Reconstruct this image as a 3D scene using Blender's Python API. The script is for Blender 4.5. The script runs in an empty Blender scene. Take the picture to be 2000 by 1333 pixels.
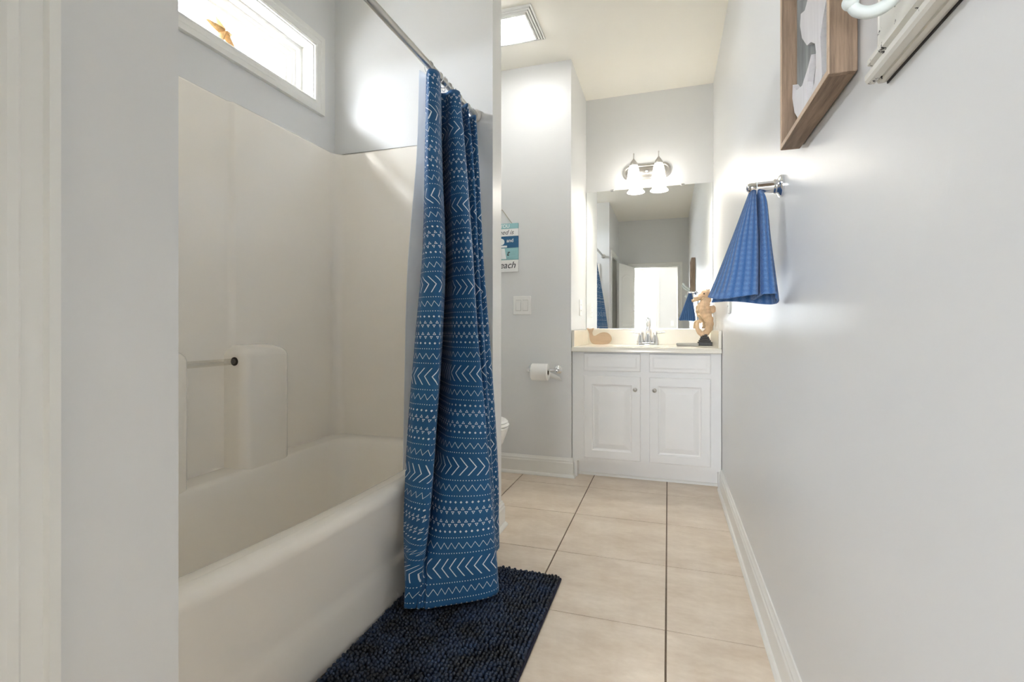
import bpy, bmesh, math, random
from mathutils import Vector, Matrix
R = random.Random(7)
S = bpy.context.scene
C = S.collection

# ------------------------------------------------------------------ camera
F, CX, HY, H = 957.0, 1000.0, 640.0, 0.97          # focal length (px), principal x, horizon y, eye height
TH = math.atan(305 / 957.0)                        # yaw to the left of the room's depth axis
cam_d = bpy.data.cameras.new('camera'); cam = bpy.data.objects.new('camera', cam_d); C.objects.link(cam)
cam.location = (0, 0, H); cam.rotation_euler = (math.pi / 2, 0, TH)
cam_d.sensor_width = 36; cam_d.lens = F / 2000 * 36; cam_d.shift_y = (HY - 666.5) / 2000
cam_d.clip_start = 0.02
S.camera = cam
SN, CS = math.sin(TH), math.cos(TH)
def ratio(u):                                      # X / Y of the vertical plane through image column u
    a = (u - CX) / F
    return (-SN + a * CS) / (CS + a * SN)
def onX(u, v, X):
    a = (u - CX) / F; b = -(v - HY) / F; t = X / (-SN + a * CS)
    return Vector((X, (CS + a * SN) * t, H + b * t))
def onY(u, v, Y):
    a = (u - CX) / F; b = -(v - HY) / F; t = Y / (CS + a * SN)
    return Vector(((-SN + a * CS) * t, Y, H + b * t))

# ------------------------------------------------------------------ world, light, exposure
w = bpy.data.worlds.new('world'); S.world = w; w.use_nodes = True
bg = w.node_tree.nodes['Background']
bg.inputs[0].default_value = (0.89, 0.935, 1.0, 1); bg.inputs[1].default_value = 12
S.view_settings.view_transform = 'Standard'; S.view_settings.look = 'None'
S.view_settings.exposure = 2.0; S.view_settings.gamma = 1.0; S.view_settings.use_curve_mapping = False
S.cycles.max_bounces = 16; S.cycles.diffuse_bounces = 12; S.cycles.glossy_bounces = 6; S.cycles.transparent_max_bounces = 12
def area(name, loc, rot, sx, sy, power, col=(1, 1, 1), portal=False):
    d = bpy.data.lights.new(name, 'AREA'); d.shape = 'RECTANGLE'; d.size = sx; d.size_y = sy
    d.energy = power; d.color = col
    if portal: d.cycles.is_portal = True
    o = bpy.data.objects.new(name, d); o.location = loc; o.rotation_euler = rot; C.objects.link(o)
    return o
PI = math.pi
area('tub_window_portal', (-1.80, 1.375, 2.21), (0, -PI / 2, 0), 0.40, 1.34, 1, portal=True)
area('bedroom_window_portal', (-.85, -3.36, 1.21), (PI / 2, 0, 0), 1.24, 1.66, 1, portal=True)

# ------------------------------------------------------------------ materials
MATS = {}
def srgb(r, g, b):
    f = lambda c: (c / 255 / 12.92) if c / 255 <= .04045 else ((c / 255 + .055) / 1.055) ** 2.4
    return (f(r), f(g), f(b), 1)
def mat(name, col, rough=.5, metal=0, spec=.5, noise=None, bump=None, emis=None, coat=0, scale_xyz=None, sheen=0):
    """noise=(scale, amount, detail) varies the colour; bump=(scale, strength, distance)"""
    m = bpy.data.materials.new(name); m.use_nodes = True; MATS[name] = m
    nt = m.node_tree; p = nt.nodes['Principled BSDF']
    p.inputs['Base Color'].default_value = col; p.inputs['Roughness'].default_value = rough
    p.inputs['Metallic'].default_value = metal; p.inputs['Specular IOR Level'].default_value = spec
    if coat: p.inputs['Coat Weight'].default_value = coat; p.inputs['Coat Roughness'].default_value = .08
    if sheen: p.inputs['Sheen Weight'].default_value = sheen; p.inputs['Sheen Roughness'].default_value = .5
    if emis: p.inputs['Emission Color'].default_value = emis[0]; p.inputs['Emission Strength'].default_value = emis[1]
    tc = nt.nodes.new('ShaderNodeTexCoord'); src = tc.outputs['Object']
    if scale_xyz:
        mp = nt.nodes.new('ShaderNodeMapping'); mp.inputs['Scale'].default_value = scale_xyz
        nt.links.new(src, mp.inputs[0]); src = mp.outputs[0]
    if noise:
        n = nt.nodes.new('ShaderNodeTexNoise'); n.inputs['Scale'].default_value = noise[0]; n.inputs['Detail'].default_value = noise[2]
        n.inputs['Roughness'].default_value = .65
        nt.links.new(src, n.inputs['Vector'])
        r = nt.nodes.new('ShaderNodeMapRange'); r.inputs[1].default_value = .3; r.inputs[2].default_value = .7
        r.inputs[3].default_value = 1 - noise[1]; r.inputs[4].default_value = 1 + noise[1]
        nt.links.new(n.outputs['Fac'], r.inputs[0])
        mx = nt.nodes.new('ShaderNodeVectorMath'); mx.operation = 'SCALE'; mx.inputs[0].default_value = col[:3]
        nt.links.new(r.outputs[0], mx.inputs['Scale']); nt.links.new(mx.outputs[0], p.inputs['Base Color'])
    if bump:
        n = nt.nodes.new('ShaderNodeTexNoise'); n.inputs['Scale'].default_value = bump[0]; n.inputs['Detail'].default_value = 3
        nt.links.new(src, n.inputs['Vector'])
        b = nt.nodes.new('ShaderNodeBump'); b.inputs['Strength'].default_value = bump[1]; b.inputs['Distance'].default_value = bump[2]
        nt.links.new(n.outputs['Fac'], b.inputs['Height']); nt.links.new(b.outputs[0], p.inputs['Normal'])
    return m
WALL = mat('grey_satin_paint', srgb(225, 226, 226), .36, spec=.4, bump=(160, .05, .002))
CEIL = mat('cream_ceiling_paint', srgb(244, 241, 232), .8, spec=.2, bump=(220, .05, .002))
TRIM = mat('white_trim_gloss', srgb(236, 236, 232), .3)
CAB = mat('white_cabinet_paint', srgb(240, 240, 239), .32, noise=(8, .01, 2))
TUBM = mat('bone_gelcoat', srgb(246, 241, 232), .16, spec=.5, coat=.3)
TOPM = mat('cultured_marble', srgb(240, 236, 224), .18, noise=(9, .02, 4))
CHROME = mat('chrome', (.82, .83, .85, 1), .07, 1)
NICKEL = mat('brushed_nickel', (.62, .6, .57, 1), .28, 1)
STEEL = mat('satin_steel_rod', (.55, .54, .52, 1), .3, 1)
MIRROR = mat('mirror_silver', (.93, .95, .94, 1), .0, 1)
PORC = mat('white_porcelain', srgb(244, 244, 242), .1)
PLAST = mat('white_plastic', srgb(242, 242, 240), .35)
PLASTD = mat('plastic_gap', srgb(170, 170, 168), .5)
FANGAP = mat('fan_gap', srgb(96, 88, 80), .7)  # dark tone painted in for the shade between the louvres
DARKHOLE = mat('dark_recess', srgb(40, 32, 20), .7)
GROUT = mat('brown_grout', srgb(120, 104, 88), .9, noise=(60, .15, 3))
PAPER = mat('tissue_paper', srgb(246, 245, 242), .9, bump=(300, .2, .001))
CARD = mat('cardboard', srgb(120, 105, 90), .9)
BLACKW = mat('black_painted_wood', srgb(34, 33, 32), .45, noise=(40, .3, 4))
CARVED = mat('carved_pale_wood', srgb(208, 178, 146), .65, noise=(35, .22, 6), bump=(60, .4, .004), scale_xyz=(1, 1, .35))
WHALEW = mat('bleached_wood', srgb(204, 178, 150), .6, noise=(14, .08, 5), scale_xyz=(.3, 1, 3))
FRAMEW = mat('weathered_brown_wood', srgb(152, 130, 110), .75, noise=(14, .42, 8), bump=(40, .4, .003), scale_xyz=(7, 7, .45))
FRAMEH = mat('weathered_brown_wood_rail', srgb(152, 130, 110), .75, noise=(14, .42, 8), bump=(40, .4, .003), scale_xyz=(7, .45, 7))
FRAMEE = mat('pale_cut_wood', srgb(205, 182, 158), .75, noise=(30, .12, 5))
BACKG = mat('grey_washed_board', srgb(150, 154, 154), .85, noise=(12, .28, 8), scale_xyz=(1, 6, .6))
WHITEW = mat('white_washed_wood', srgb(224, 222, 224), .7, noise=(20, .10, 8), scale_xyz=(1, 8, .4))
TRAY = mat('grey_tray', srgb(170, 170, 168), .4)
STRING = mat('jute_string', srgb(176, 168, 152), .9)
STAR = mat('dried_starfish', srgb(222, 182, 128), .8, noise=(60, .25, 4), bump=(140, .6, .003))
CARPET = mat('beige_carpet', srgb(150, 136, 118), .95, noise=(90, .1, 4))
TEALP = mat('pale_teal_paint', srgb(150, 196, 200), .7, noise=(30, .08, 5), scale_xyz=(.3, 1, 3))
BLUEP = mat('deep_blue_paint', srgb(44, 100, 140), .7, noise=(30, .12, 5), scale_xyz=(.3, 1, 3))
WHITEP = mat('white_plank_paint', srgb(240, 240, 238), .7, noise=(30, .03, 5), scale_xyz=(.3, 1, 3))
INKW = mat('white_lettering', srgb(238, 242, 242), .7)
INKD = mat('charcoal_lettering', srgb(70, 72, 76), .7)
LINER = mat('white_vinyl_liner', srgb(236, 240, 246), .4)
nt = LINER.node_tree; tl = nt.nodes.new('ShaderNodeBsdfTranslucent'); tl.inputs[0].default_value = (.9, .93, .97, 1); mxl = nt.nodes.new('ShaderNodeMixShader'); mxl.inputs[0].default_value = .6
nt.links.new(nt.nodes['Principled BSDF'].outputs[0], mxl.inputs[1]); nt.links.new(tl.outputs[0], mxl.inputs[2]); nt.links.new(mxl.outputs[0], nt.nodes['Material Output'].inputs[0])
MATB = mat('navy_mat_backing', srgb(24, 26, 48), .9)
LENS = mat('lit_fan_lens', (1, .98, .94, 1), .4, emis=((1, .995, .98, 1), 7.5))
SHADE = mat('lit_glass_shade', (1, .98, .93, 1), .3, emis=((1, .95, .88, 1), 2.1))

LENSB = mat('bedroom_fill_glow', (1, .98, .94, 1), .4, emis=((1, .985, .985, 1), 7.5))
# floor tile: mottled travertine look
TILE = mat('beige_stone_tile', srgb(214, 198, 178), .3, spec=.4)
nt = TILE.node_tree; p = nt.nodes['Principled BSDF']
geo = nt.nodes.new('ShaderNodeNewGeometry')
n1 = nt.nodes.new('ShaderNodeTexNoise'); n1.inputs['Scale'].default_value = 5.5; n1.inputs['Detail'].default_value = 9; n1.inputs['Roughness'].default_value = .68
n2 = nt.nodes.new('ShaderNodeTexNoise'); n2.inputs['Scale'].default_value = 45; n2.inputs['Detail'].default_value = 5
mpv = nt.nodes.new('ShaderNodeMapping'); mpv.inputs['Scale'].default_value = (.7, 1.4, 1)
nt.links.new(geo.outputs['Position'], mpv.inputs[0]); nt.links.new(mpv.outputs[0], n1.inputs['Vector']); nt.links.new(mpv.outputs[0], n2.inputs['Vector'])
cr = nt.nodes.new('ShaderNodeValToRGB'); e = cr.color_ramp.elements
e[0].position = .3; e[0].color = srgb(210, 192, 172); e[1].position = .72; e[1].color = srgb(236, 223, 207)
x = e.new(.5); x.color = srgb(222, 207, 189)
mm = nt.nodes.new('ShaderNodeMath'); mm.operation = 'MULTIPLY_ADD'; mm.inputs[1].default_value = .25
ad = nt.nodes.new('ShaderNodeMath'); ad.operation = 'SUBTRACT'; ad.inputs[1].default_value = .125
nt.links.new(n2.outputs['Fac'], mm.inputs[0]); nt.links.new(n1.outputs['Fac'], mm.inputs[2]); nt.links.new(mm.outputs[0], ad.inputs[0])
nt.links.new(ad.outputs[0], cr.inputs[0]); nt.links.new(cr.outputs[0], p.inputs['Base Color'])

# thin window glass: see-through with a faint reflection
GLASS = bpy.data.materials.new('window_glass'); GLASS.use_nodes = True
nt = GLASS.node_tree; nt.nodes.clear()
o_ = nt.nodes.new('ShaderNodeOutputMaterial'); t_ = nt.nodes.new('ShaderNodeBsdfTransparent'); g_ = nt.nodes.new('ShaderNodeBsdfGlossy')
g_.inputs['Roughness'].default_value = .02; m_ = nt.nodes.new('ShaderNodeMixShader'); m_.inputs[0].default_value = .06
nt.links.new(t_.outputs[0], m_.inputs[1]); nt.links.new(g_.outputs[0], m_.inputs[2]); nt.links.new(m_.outputs[0], o_.inputs[0])
ACRYL = bpy.data.materials.new('clear_acrylic'); ACRYL.use_nodes = True
nt = ACRYL.node_tree; nt.nodes.clear()
o_ = nt.nodes.new('ShaderNodeOutputMaterial'); t_ = nt.nodes.new('ShaderNodeBsdfTransparent'); g_ = nt.nodes.new('ShaderNodeBsdfGlossy')
t_.inputs[0].default_value = (.94, .93, .9, 1)
g_.inputs['Roughness'].default_value = .05; m_ = nt.nodes.new('ShaderNodeMixShader'); m_.inputs[0].default_value = .14
nt.links.new(t_.outputs[0], m_.inputs[1]); nt.links.new(g_.outputs[0], m_.inputs[2]); nt.links.new(m_.outputs[0], o_.inputs[0])

# small expression builder for shader maths
class X_:
    nt = None
    def __init__(s, v): s.v = v
    @staticmethod
    def op(o, *a):
        n = X_.nt.nodes.new('ShaderNodeMath'); n.operation = o
        for i, q in enumerate(a):
            q = q.v if isinstance(q, X_) else q
            if isinstance(q, (int, float)): n.inputs[i].default_value = q
            else: X_.nt.links.new(q, n.inputs[i])
        return X_(n.outputs[0])
    def __add__(s, b): return X_.op('ADD', s, b)
    def __sub__(s, b): return X_.op('SUBTRACT', s, b)
    def __rsub__(s, b): return X_.op('SUBTRACT', b, s)
    def __mul__(s, b): return X_.op('MULTIPLY', s, b)
    def __truediv__(s, b): return X_.op('DIVIDE', s, b)
    def __lt__(s, b): return X_.op('LESS_THAN', s, b)
    def __gt__(s, b): return X_.op('GREATER_THAN', s, b)
def fract(a): return X_.op('FRACT', a)
def xabs(a): return X_.op('ABSOLUTE', a)
def xmax(a, b): return X_.op('MAXIMUM', a, b)

def curtain_material():
    m = mat('blue_mudcloth_print', srgb(34, 84, 132), .6, spec=.3, sheen=.08)
    nt = m.node_tree; X_.nt = nt; p = nt.nodes['Principled BSDF']
    uv = nt.nodes.new('ShaderNodeUVMap'); sp = nt.nodes.new('ShaderNodeSeparateXYZ'); nt.links.new(uv.outputs[0], sp.inputs[0])
    u = X_(sp.outputs[0]); v = X_(sp.outputs[1])
    P, Z0 = .3215, .158
    q = (v - Z0) / P
    t = fract(q)
    nrow = X_.op('FLOOR', q + .5)
    sign = fract(nrow * .5) * 4 - 1                      # -1 on even rows, +1 on odd rows
    y = (q - nrow) * P
    ay = xabs(y)
    cell = lambda s, per, off=0: (fract((s / per) + off) - .5) * per
    chev = (xabs(cell(u + sign * ay * .85 + 10, .0285)) < .0021) * (ay < .029)
    mm_ = xabs(t - .5)
    def dots(mc):
        dy = (mm_ - mc) * P; dx = cell(u + 10, .0092)
        return (dx * dx + dy * dy) < .0017 ** 2
    yz = (mm_ - .285) * P
    zig = xabs(yz - (xabs(fract((u + 10) / .0265) - .5) * 2 - .5) * .019) < .0014
    dd = (xabs(cell(u + 10, .0185)) + xabs((mm_ - .145) * P)) < .0043
    yt = (mm_ - .06) * P
    def tri(off, yc, s):
        dx = xabs(cell(u + 10, .0225, off)); yy = (yt - yc) * s
        f = xmax(dx * .87 + yy * .5, 0 - yy)
        return xabs(f - .0026) < .0009
    mask = xmax(chev, xmax(xmax(dots(.36), dots(.205)), xmax(zig, xmax(dd, xmax(tri(0, .0062, 1), tri(.5, -.0050, -1))))))
    nz = nt.nodes.new('ShaderNodeTexNoise'); nz.inputs['Scale'].default_value = 7; nz.inputs['Detail'].default_value = 5
    nt.links.new(uv.outputs[0], nz.inputs['Vector'])
    r1 = nt.nodes.new('ShaderNodeMix'); r1.data_type = 'RGBA'; r1.inputs[6].default_value = srgb(20, 72, 118); r1.inputs[7].default_value = srgb(42, 104, 154)
    nt.links.new(nz.outputs['Fac'], r1.inputs[0])
    r2 = nt.nodes.new('ShaderNodeMix'); r2.data_type = 'RGBA'; r2.inputs[7].default_value = srgb(226, 232, 240)
    nt.links.new(mask.v, r2.inputs[0]); nt.links.new(r1.outputs[2], r2.inputs[6]); nt.links.new(r2.outputs[2], p.inputs['Base Color'])
    wv = nt.nodes.new('ShaderNodeTexNoise'); wv.inputs['Scale'].default_value = 900
    nt.links.new(uv.outputs[0], wv.inputs['Vector'])
    b = nt.nodes.new('ShaderNodeBump'); b.inputs['Strength'].default_value = .12; b.inputs['Distance'].default_value = .001
    nt.links.new(wv.outputs['Fac'], b.inputs['Height']); nt.links.new(b.outputs[0], p.inputs['Normal'])
    return m
CURT = curtain_material()

def terry_material():
    m = mat('blue_terry', srgb(44, 92, 150), .95, spec=.1, sheen=.25)
    nt = m.node_tree; p = nt.nodes['Principled BSDF']
    uv = nt.nodes.new('ShaderNodeUVMap')
    nz = nt.nodes.new('ShaderNodeTexNoise'); nz.inputs['Scale'].default_value = 380; nz.inputs['Detail'].default_value = 3
    nt.links.new(uv.outputs[0], nz.inputs['Vector'])
    X_.nt = nt
    sp = nt.nodes.new('ShaderNodeSeparateXYZ'); nt.links.new(uv.outputs[0], sp.inputs[0])
    u = X_(sp.outputs[0]); v = X_(sp.outputs[1])
    rib = X_.op('SINE', u * (2 * PI / .019)) * .5 + .5
    pop = X_.op('SINE', v * (2 * PI / .014)) * .25 * rib
    border = (v < .022)
    hgt = (rib + pop) * (1 - border) * .6 + X_(nz.outputs['Fac']) * .5
    b = nt.nodes.new('ShaderNodeBump'); b.inputs['Strength'].default_value = 1.0; b.inputs['Distance'].default_value = .007
    nt.links.new(hgt.v, b.inputs['Height']); nt.links.new(b.outputs[0], p.inputs['Normal'])
    r = nt.nodes.new('ShaderNodeMix'); r.data_type = 'RGBA'; r.inputs[6].default_value = srgb(44, 94, 158); r.inputs[7].default_value = srgb(112, 150, 200)
    cf = X_(nz.outputs['Fac']) * .45 + (rib + pop) * .5  # shade between the ribs put into the colour: valleys darker, crests lighter
    nt.links.new(cf.v, r.inputs[0]); nt.links.new(r.outputs[2], p.inputs['Base Color'])
    return m
TERRY = terry_material()

def pile_material():
    m = mat('navy_chenille', srgb(24, 38, 62), .45, spec=.5)
    nt = m.node_tree; p = nt.nodes['Principled BSDF']
    g = nt.nodes.new('ShaderNodeNewGeometry')
    nz = nt.nodes.new('ShaderNodeTexNoise'); nz.inputs['Scale'].default_value = 14; nz.inputs['Detail'].default_value = 5
    nt.links.new(g.outputs['Position'], nz.inputs['Vector'])
    cr = nt.nodes.new('ShaderNodeValToRGB'); e = cr.color_ramp.elements
    e[0].position = .36; e[0].color = srgb(9, 18, 30); e[1].position = .70; e[1].color = srgb(30, 52, 84)
    nt.links.new(nz.outputs['Fac'], cr.inputs[0]); nt.links.new(cr.outputs[0], p.inputs['Base Color'])
    return m
PILE = pile_material()

def distressed(name, base, chip, scale, thr):
    m = mat(name, base, .55); nt = m.node_tree; p = nt.nodes['Principled BSDF']
    tc = nt.nodes.new('ShaderNodeTexCoord'); nz = nt.nodes.new('ShaderNodeTexNoise'); nz.inputs['Scale'].default_value = scale
    nz.inputs['Detail'].default_value = 8; nz.inputs['Roughness'].default_value = .7
    nt.links.new(tc.outputs['Object'], nz.inputs['Vector'])
    r = nt.nodes.new('ShaderNodeMapRange'); r.inputs[1].default_value = thr; r.inputs[2].default_value = thr + .025
    nt.links.new(nz.outputs['Fac'], r.inputs[0])
    mx = nt.nodes.new('ShaderNodeMix'); mx.data_type = 'RGBA'; mx.inputs[6].default_value = base; mx.inputs[7].default_value = chip
    nt.links.new(r.outputs[0], mx.inputs[0]); nt.links.new(mx.outputs[2], p.inputs['Base Color'])
    return m
SHABBY = distressed('shabby_white_paint', srgb(226, 224, 216), srgb(30, 26, 24), 30, .60)
HOOKM = distressed('chipped_iron_paint', srgb(222, 230, 228), srgb(120, 90, 58), 40, .63)

# ------------------------------------------------------------------ mesh helpers
def box(bm, x0, x1, y0, y1, z0, z1):
    vs = [bm.verts.new((x, y, z)) for z in (z0, z1) for y in (y0, y1) for x in (x0, x1)]
    for f in ((0, 2, 3, 1), (4, 5, 7, 6), (0, 1, 5, 4), (2, 6, 7, 3), (0, 4, 6, 2), (1, 3, 7, 5)):
        bm.faces.new([vs[i] for i in f])
    return vs
def bbox(bm, x0, x1, y0, y1, z0, z1, r, seg=2):
    vs = box(bm, x0, x1, y0, y1, z0, z1)
    es = {e for v in vs for e in v.link_edges}
    bmesh.ops.bevel(bm, geom=list(es), offset=r, segments=seg, profile=.5, affect='EDGES', clamp_overlap=True)
def loft(bm, loops, cap0=True, cap1=True, closed=True):
    L = [[bm.verts.new(p) for p in lp] for lp in loops]
    n = len(L[0])
    for a, b in zip(L, L[1:]):
        for i in range(n if closed else n - 1):
            j = (i + 1) % n
            bm.faces.new((a[i], a[j], b[j], b[i]))
    if cap0: bm.faces.new(L[0][::-1])
    if cap1: bm.faces.new(L[-1])
    return L
def lathe(bm, prof, c, seg=20, ax='Z', cap0=True, cap1=True, sx=1, sy=1):
    def P(r, h, a):
        x, y = r * math.cos(a) * sx, r * math.sin(a) * sy
        if ax == 'Z': q = (x, y, h)
        elif ax == 'X': q = (h, x, y)
        else: q = (x, -h, y) if ax == '-Y' else (y, h, x)
        return Vector(q) + Vector(c)
    loft(bm, [[P(max(r, 1e-5), h, 2 * PI * i / seg) for i in range(seg)] for r, h in prof], cap0, cap1)
def cat(pts, n, closed=False):
    """Catmull-Rom through tuples"""
    pts = [Vector(p) for p in pts]; N = len(pts); out = []
    rng = range(N) if closed else range(N - 1)
    for i in rng:
        g = (lambda k: pts[k % N]) if closed else (lambda k: pts[min(max(k, 0), N - 1)])
        a, b, c, d = g(i - 1), g(i), g(i + 1), g(i + 2)
        for k in range(n):
            t = k / n
            out.append(.5 * ((2 * b) + (c - a) * t + (2 * a - 5 * b + 4 * c - d) * t * t + (3 * b - a - 3 * c + d) * t ** 3))
    if not closed: out.append(pts[-1])
    return out
def tube(bm, pts, rad, seg=10, flat=1.0, up=None, cap=True, closed=False):
    pts = [Vector(p) for p in pts]; N = len(pts)
    if not isinstance(rad, (list, tuple)): rad = [rad] * N
    nrm = None; loops = []
    for i, p in enumerate(pts):
        if closed: tg = pts[(i + 1) % N] - pts[i - 1]
        else: tg = pts[min(i + 1, N - 1)] - pts[max(i - 1, 0)]
        tg = tg.normalized()
        if up is not None: nrm = Vector(up)
        elif nrm is None: nrm = Vector((0, 0, 1)) if abs(tg.z) < .9 else Vector((1, 0, 0))
        nrm = (nrm - tg * nrm.dot(tg)).normalized(); bn = tg.cross(nrm)
        loops.append([p + nrm * math.cos(2 * PI * k / seg) * rad[i] * flat + bn * math.sin(2 * PI * k / seg) * rad[i] for k in range(seg)])
    if closed:
        L = [[bm.verts.new(q) for q in lp] for lp in loops]
        for i in range(N):
            a, b = L[i], L[(i + 1) % N]
            for k in range(seg): bm.faces.new((a[k], a[(k + 1) % seg], b[(k + 1) % seg], b[k]))
    else: loft(bm, loops, cap, cap)
def sweep(bm, path, prof, flip=1):
    """profile (offset, z) swept along a plan-view polyline; offset goes to the left of travel times flip"""
    pts = [Vector(p) for p in path]; loops = []
    for i, p in enumerate(pts):
        d0 = (p - pts[i - 1]).normalized() if i else None
        d1 = (pts[i + 1] - p).normalized() if i < len(pts) - 1 else None
        n0 = Vector((-d0.y, d0.x)) if d0 else None; n1 = Vector((-d1.y, d1.x)) if d1 else None
        if n0 is None: n = n1
        elif n1 is None: n = n0
        else: n = (n0 + n1); n = n / max(n.dot(n0), 1e-4) if n.length > 1e-6 else n0
        loops.append([(p.x + n.x * o * flip, p.y + n.y * o * flip, z) for o, z in prof])
    loft(bm, loops)
def prism(bm, pts2, f, d0, d1):
    """extrude a polygon: f(a, b, depth) -> xyz"""
    loft(bm, [[f(a, b, d0) for a, b in pts2], [f(a, b, d1) for a, b in pts2]])
def rrect(x0, x1, y0, y1, r, n=5):
    out = []
    for cx, cy, a0 in ((x1 - r, y1 - r, 0), (x0 + r, y1 - r, PI / 2), (x0 + r, y0 + r, PI), (x1 - r, y0 + r, 1.5 * PI)):
        for k in range(n + 1):
            a = a0 + PI / 2 * k / n; out.append((cx + r * math.cos(a), cy + r * math.sin(a)))
    return out
def mk(name, bm, m, parent=None, smooth=None, recalc=True):
    if recalc: bmesh.ops.recalc_face_normals(bm, faces=bm.faces[:])
    me = bpy.data.meshes.new(name); bm.to_mesh(me); bm.free()
    return link(name, me, m, parent, smooth)
def link(name, me, m, parent=None, smooth=None):
    if m and not me.materials: me.materials.append(m)
    if smooth is not None:
        me.polygons.foreach_set('use_smooth', [True] * len(me.polygons))
        if smooth < 180:
            try: me.set_sharp_from_angle(angle=math.radians(smooth))
            except Exception: pass
    o = bpy.data.objects.new(name, me); C.objects.link(o)
    if parent:
        o.parent = parent
        if parent.type == 'EMPTY' and not parent.get('_local'):
            o.matrix_parent_inverse = Matrix.Translation(-parent.location)
    return o
def thing(name, label, cat_, loc=(0, 0, 0), group=None, rotz=0, local=False, kind=None):
    o = bpy.data.objects.new(name, None); C.objects.link(o); o.location = loc; o.rotation_euler = (0, 0, rotz)
    o.empty_display_size = .05
    tag(o, label, cat_, group, kind)
    if local: o['_local'] = 1
    return o
def tag(o, label, cat_=None, group=None, kind=None):
    if label: o['label'] = label
    if cat_: o['category'] = cat_
    if group: o['group'] = group
    if kind: o['kind'] = kind
    return o
def struct(o, label=None): o['kind'] = 'structure'; tag(o, label) if label else None; return o
def B(): return bmesh.new()
def quick(name, m, parent, fn, *a, smooth=None, **k):
    bm = B(); fn(bm, *a, **k); return mk(name, bm, m, parent, smooth)

# ------------------------------------------------------------------ room dimensions
XR, YV, YT, XA, ZC = .305, 3.745, 3.135, -.598, 2.705      # right wall, vanity wall, toilet wall, alcove side, ceiling
XP, YP0, YP1, YN = -.776, 2.14, 2.262, .608               # partition end, far partition faces, near partition face
XL = -1.645                                               # long tub wall
YE = -.71                                                 # entry wall
def walls(name, boxes, label):
    bm = B()
    for b in boxes: box(bm, *b)
    return struct(mk(name, bm, WALL), label)
walls('wall_right', [(XR, XR + .12, YE - .12, YV + .12, 0, ZC)], 'long pale grey satin wall on the right with picture and towel')
walls('wall_vanity', [(XA, XR, YV, YV + .12, 0, ZC)], 'pale grey wall behind the mirror and vanity lamp')
walls('wall_toilet', [(XL - .12, XA, YT, YV + .12, 0, ZC)], 'pale grey wall with paper roll, switch plate and beach sign')
WY0, WY1, WZ0, WZ1 = .77, 1.98, 2.08, 2.345                # clear window opening
walls('wall_tub', [(XL - .14, XL, YN - .12, WY0, 0, ZC), (XL - .14, XL, WY1, YT, 0, ZC), (XL - .14, XL, WY0, WY1, 0, WZ0), (XL - .14, XL, WY0, WY1, WZ1, ZC)],
      'grey wall over the bathtub with the high window')
walls('wall_partition', [(XL, XP, YP0, YP1, 0, ZC)], 'grey partition wall between the bathtub and the toilet')
CY0, CY1, CZ = -.36, .372, 2.03                            # closet opening in the left wall
walls('wall_left', [(XL, XP, YN - .12, YN, 0, ZC), (XP - .11, XP, CY1, YN - .12, 0, ZC), (XP - .11, XP, CY0, CY1, CZ, ZC), (XP - .11, XP, YE, CY0, 0, ZC)],
      'grey wall at the foot of the bathtub next to the white casing')
walls('wall_closet', [(-1.60, -1.50, YE, YN - .12, 0, ZC), (-1.50, XP - .11, YE, YE + .06, 0, ZC)], 'wall inside the closet')
DX0, DX1, DZ = -.56, .155, 1.945                           # bathroom doorway
walls('wall_entry', [(-1.60, DX0, YE - .12, YE, 0, ZC), (DX1, XR, YE - .12, YE, 0, ZC), (DX0, DX1, YE - .12, YE, DZ, ZC)], 'grey wall with the doorway seen in the mirror')
# bedroom beyond the doorway
YB = -3.2
BX0, BX1, BZ0, BZ1 = -1.45, -.25, .40, 2.02  # opening widened on its hidden side to let in more daylight
walls('wall_bedroom', [(-3.4, BX0, YB - .12, YB, 0, ZC), (BX1, 2.4, YB - .12, YB, 0, ZC), (BX0, BX1, YB - .12, YB, 0, BZ0), (BX0, BX1, YB - .12, YB, BZ1, ZC),
      (-3.52, -3.4, YB - .12, YE - .12, 0, ZC), (2.4, 2.52, YB - .12, YE - .12, 0, ZC), (-3.4, -1.60, YE - .12, YE, 0, ZC), (XR + .12, 2.4, YE - .12, YE, 0, ZC)],
      'pale bedroom wall with a tall window seen in the mirror')
bm = B(); box(bm, -3.52, 2.52, YB - .12, YE - .06, ZC, ZC + .1); box(bm, -2.32, XR + .12, YE - .06, YV + .12, ZC, ZC + .1); struct(mk('ceiling', bm, CEIL), 'flat cream painted ceiling')  # second slab overhangs as an added eave, trimming skylight into the tub window

# floor: grout bed with one object per tile
bm = B()
box(bm, XL - .12, XR + .12, YE - .06, YV + .12, -.06, -.003)
floor = struct(mk('floor', bm, GROUT), 'beige stone tile floor with thin brown grout lines')
REG = [(XP, XR, YE, YT), (XA, XR, YT, YV), (-.90, XP, YN, YP0), (XL, XP, YP1, YT)]
gx = [-.007 + .4545 * k for k in range(-4, 2)]
gy = [1.6435 + .4435 * k for k in range(-6, 6)]
for i in range(len(gx) - 1):
    for j in range(len(gy) - 1):
        a0, a1, b0, b1 = gx[i] + .003, gx[i + 1] - .003, gy[j] + .0018, gy[j + 1] - .0018
        bm = B(); n = 0
        for r in REG:
            c0, c1, d0, d1 = max(a0, r[0]), min(a1, r[1]), max(b0, r[2]), min(b1, r[3])
            if c1 - c0 > .004 and d1 - d0 > .004:
                box(bm, c0, c1, d0, d1, -.012, 0); n += 1
        if n: mk('tile', bm, TILE, floor)
        else: bm.free()
bm = B(); box(bm, -3.52, 2.52, YB - .12, YE - .06, -.06, -.004); struct(mk('floor_bedroom', bm, CARPET), 'beige bedroom carpet beyond the doorway')

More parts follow.
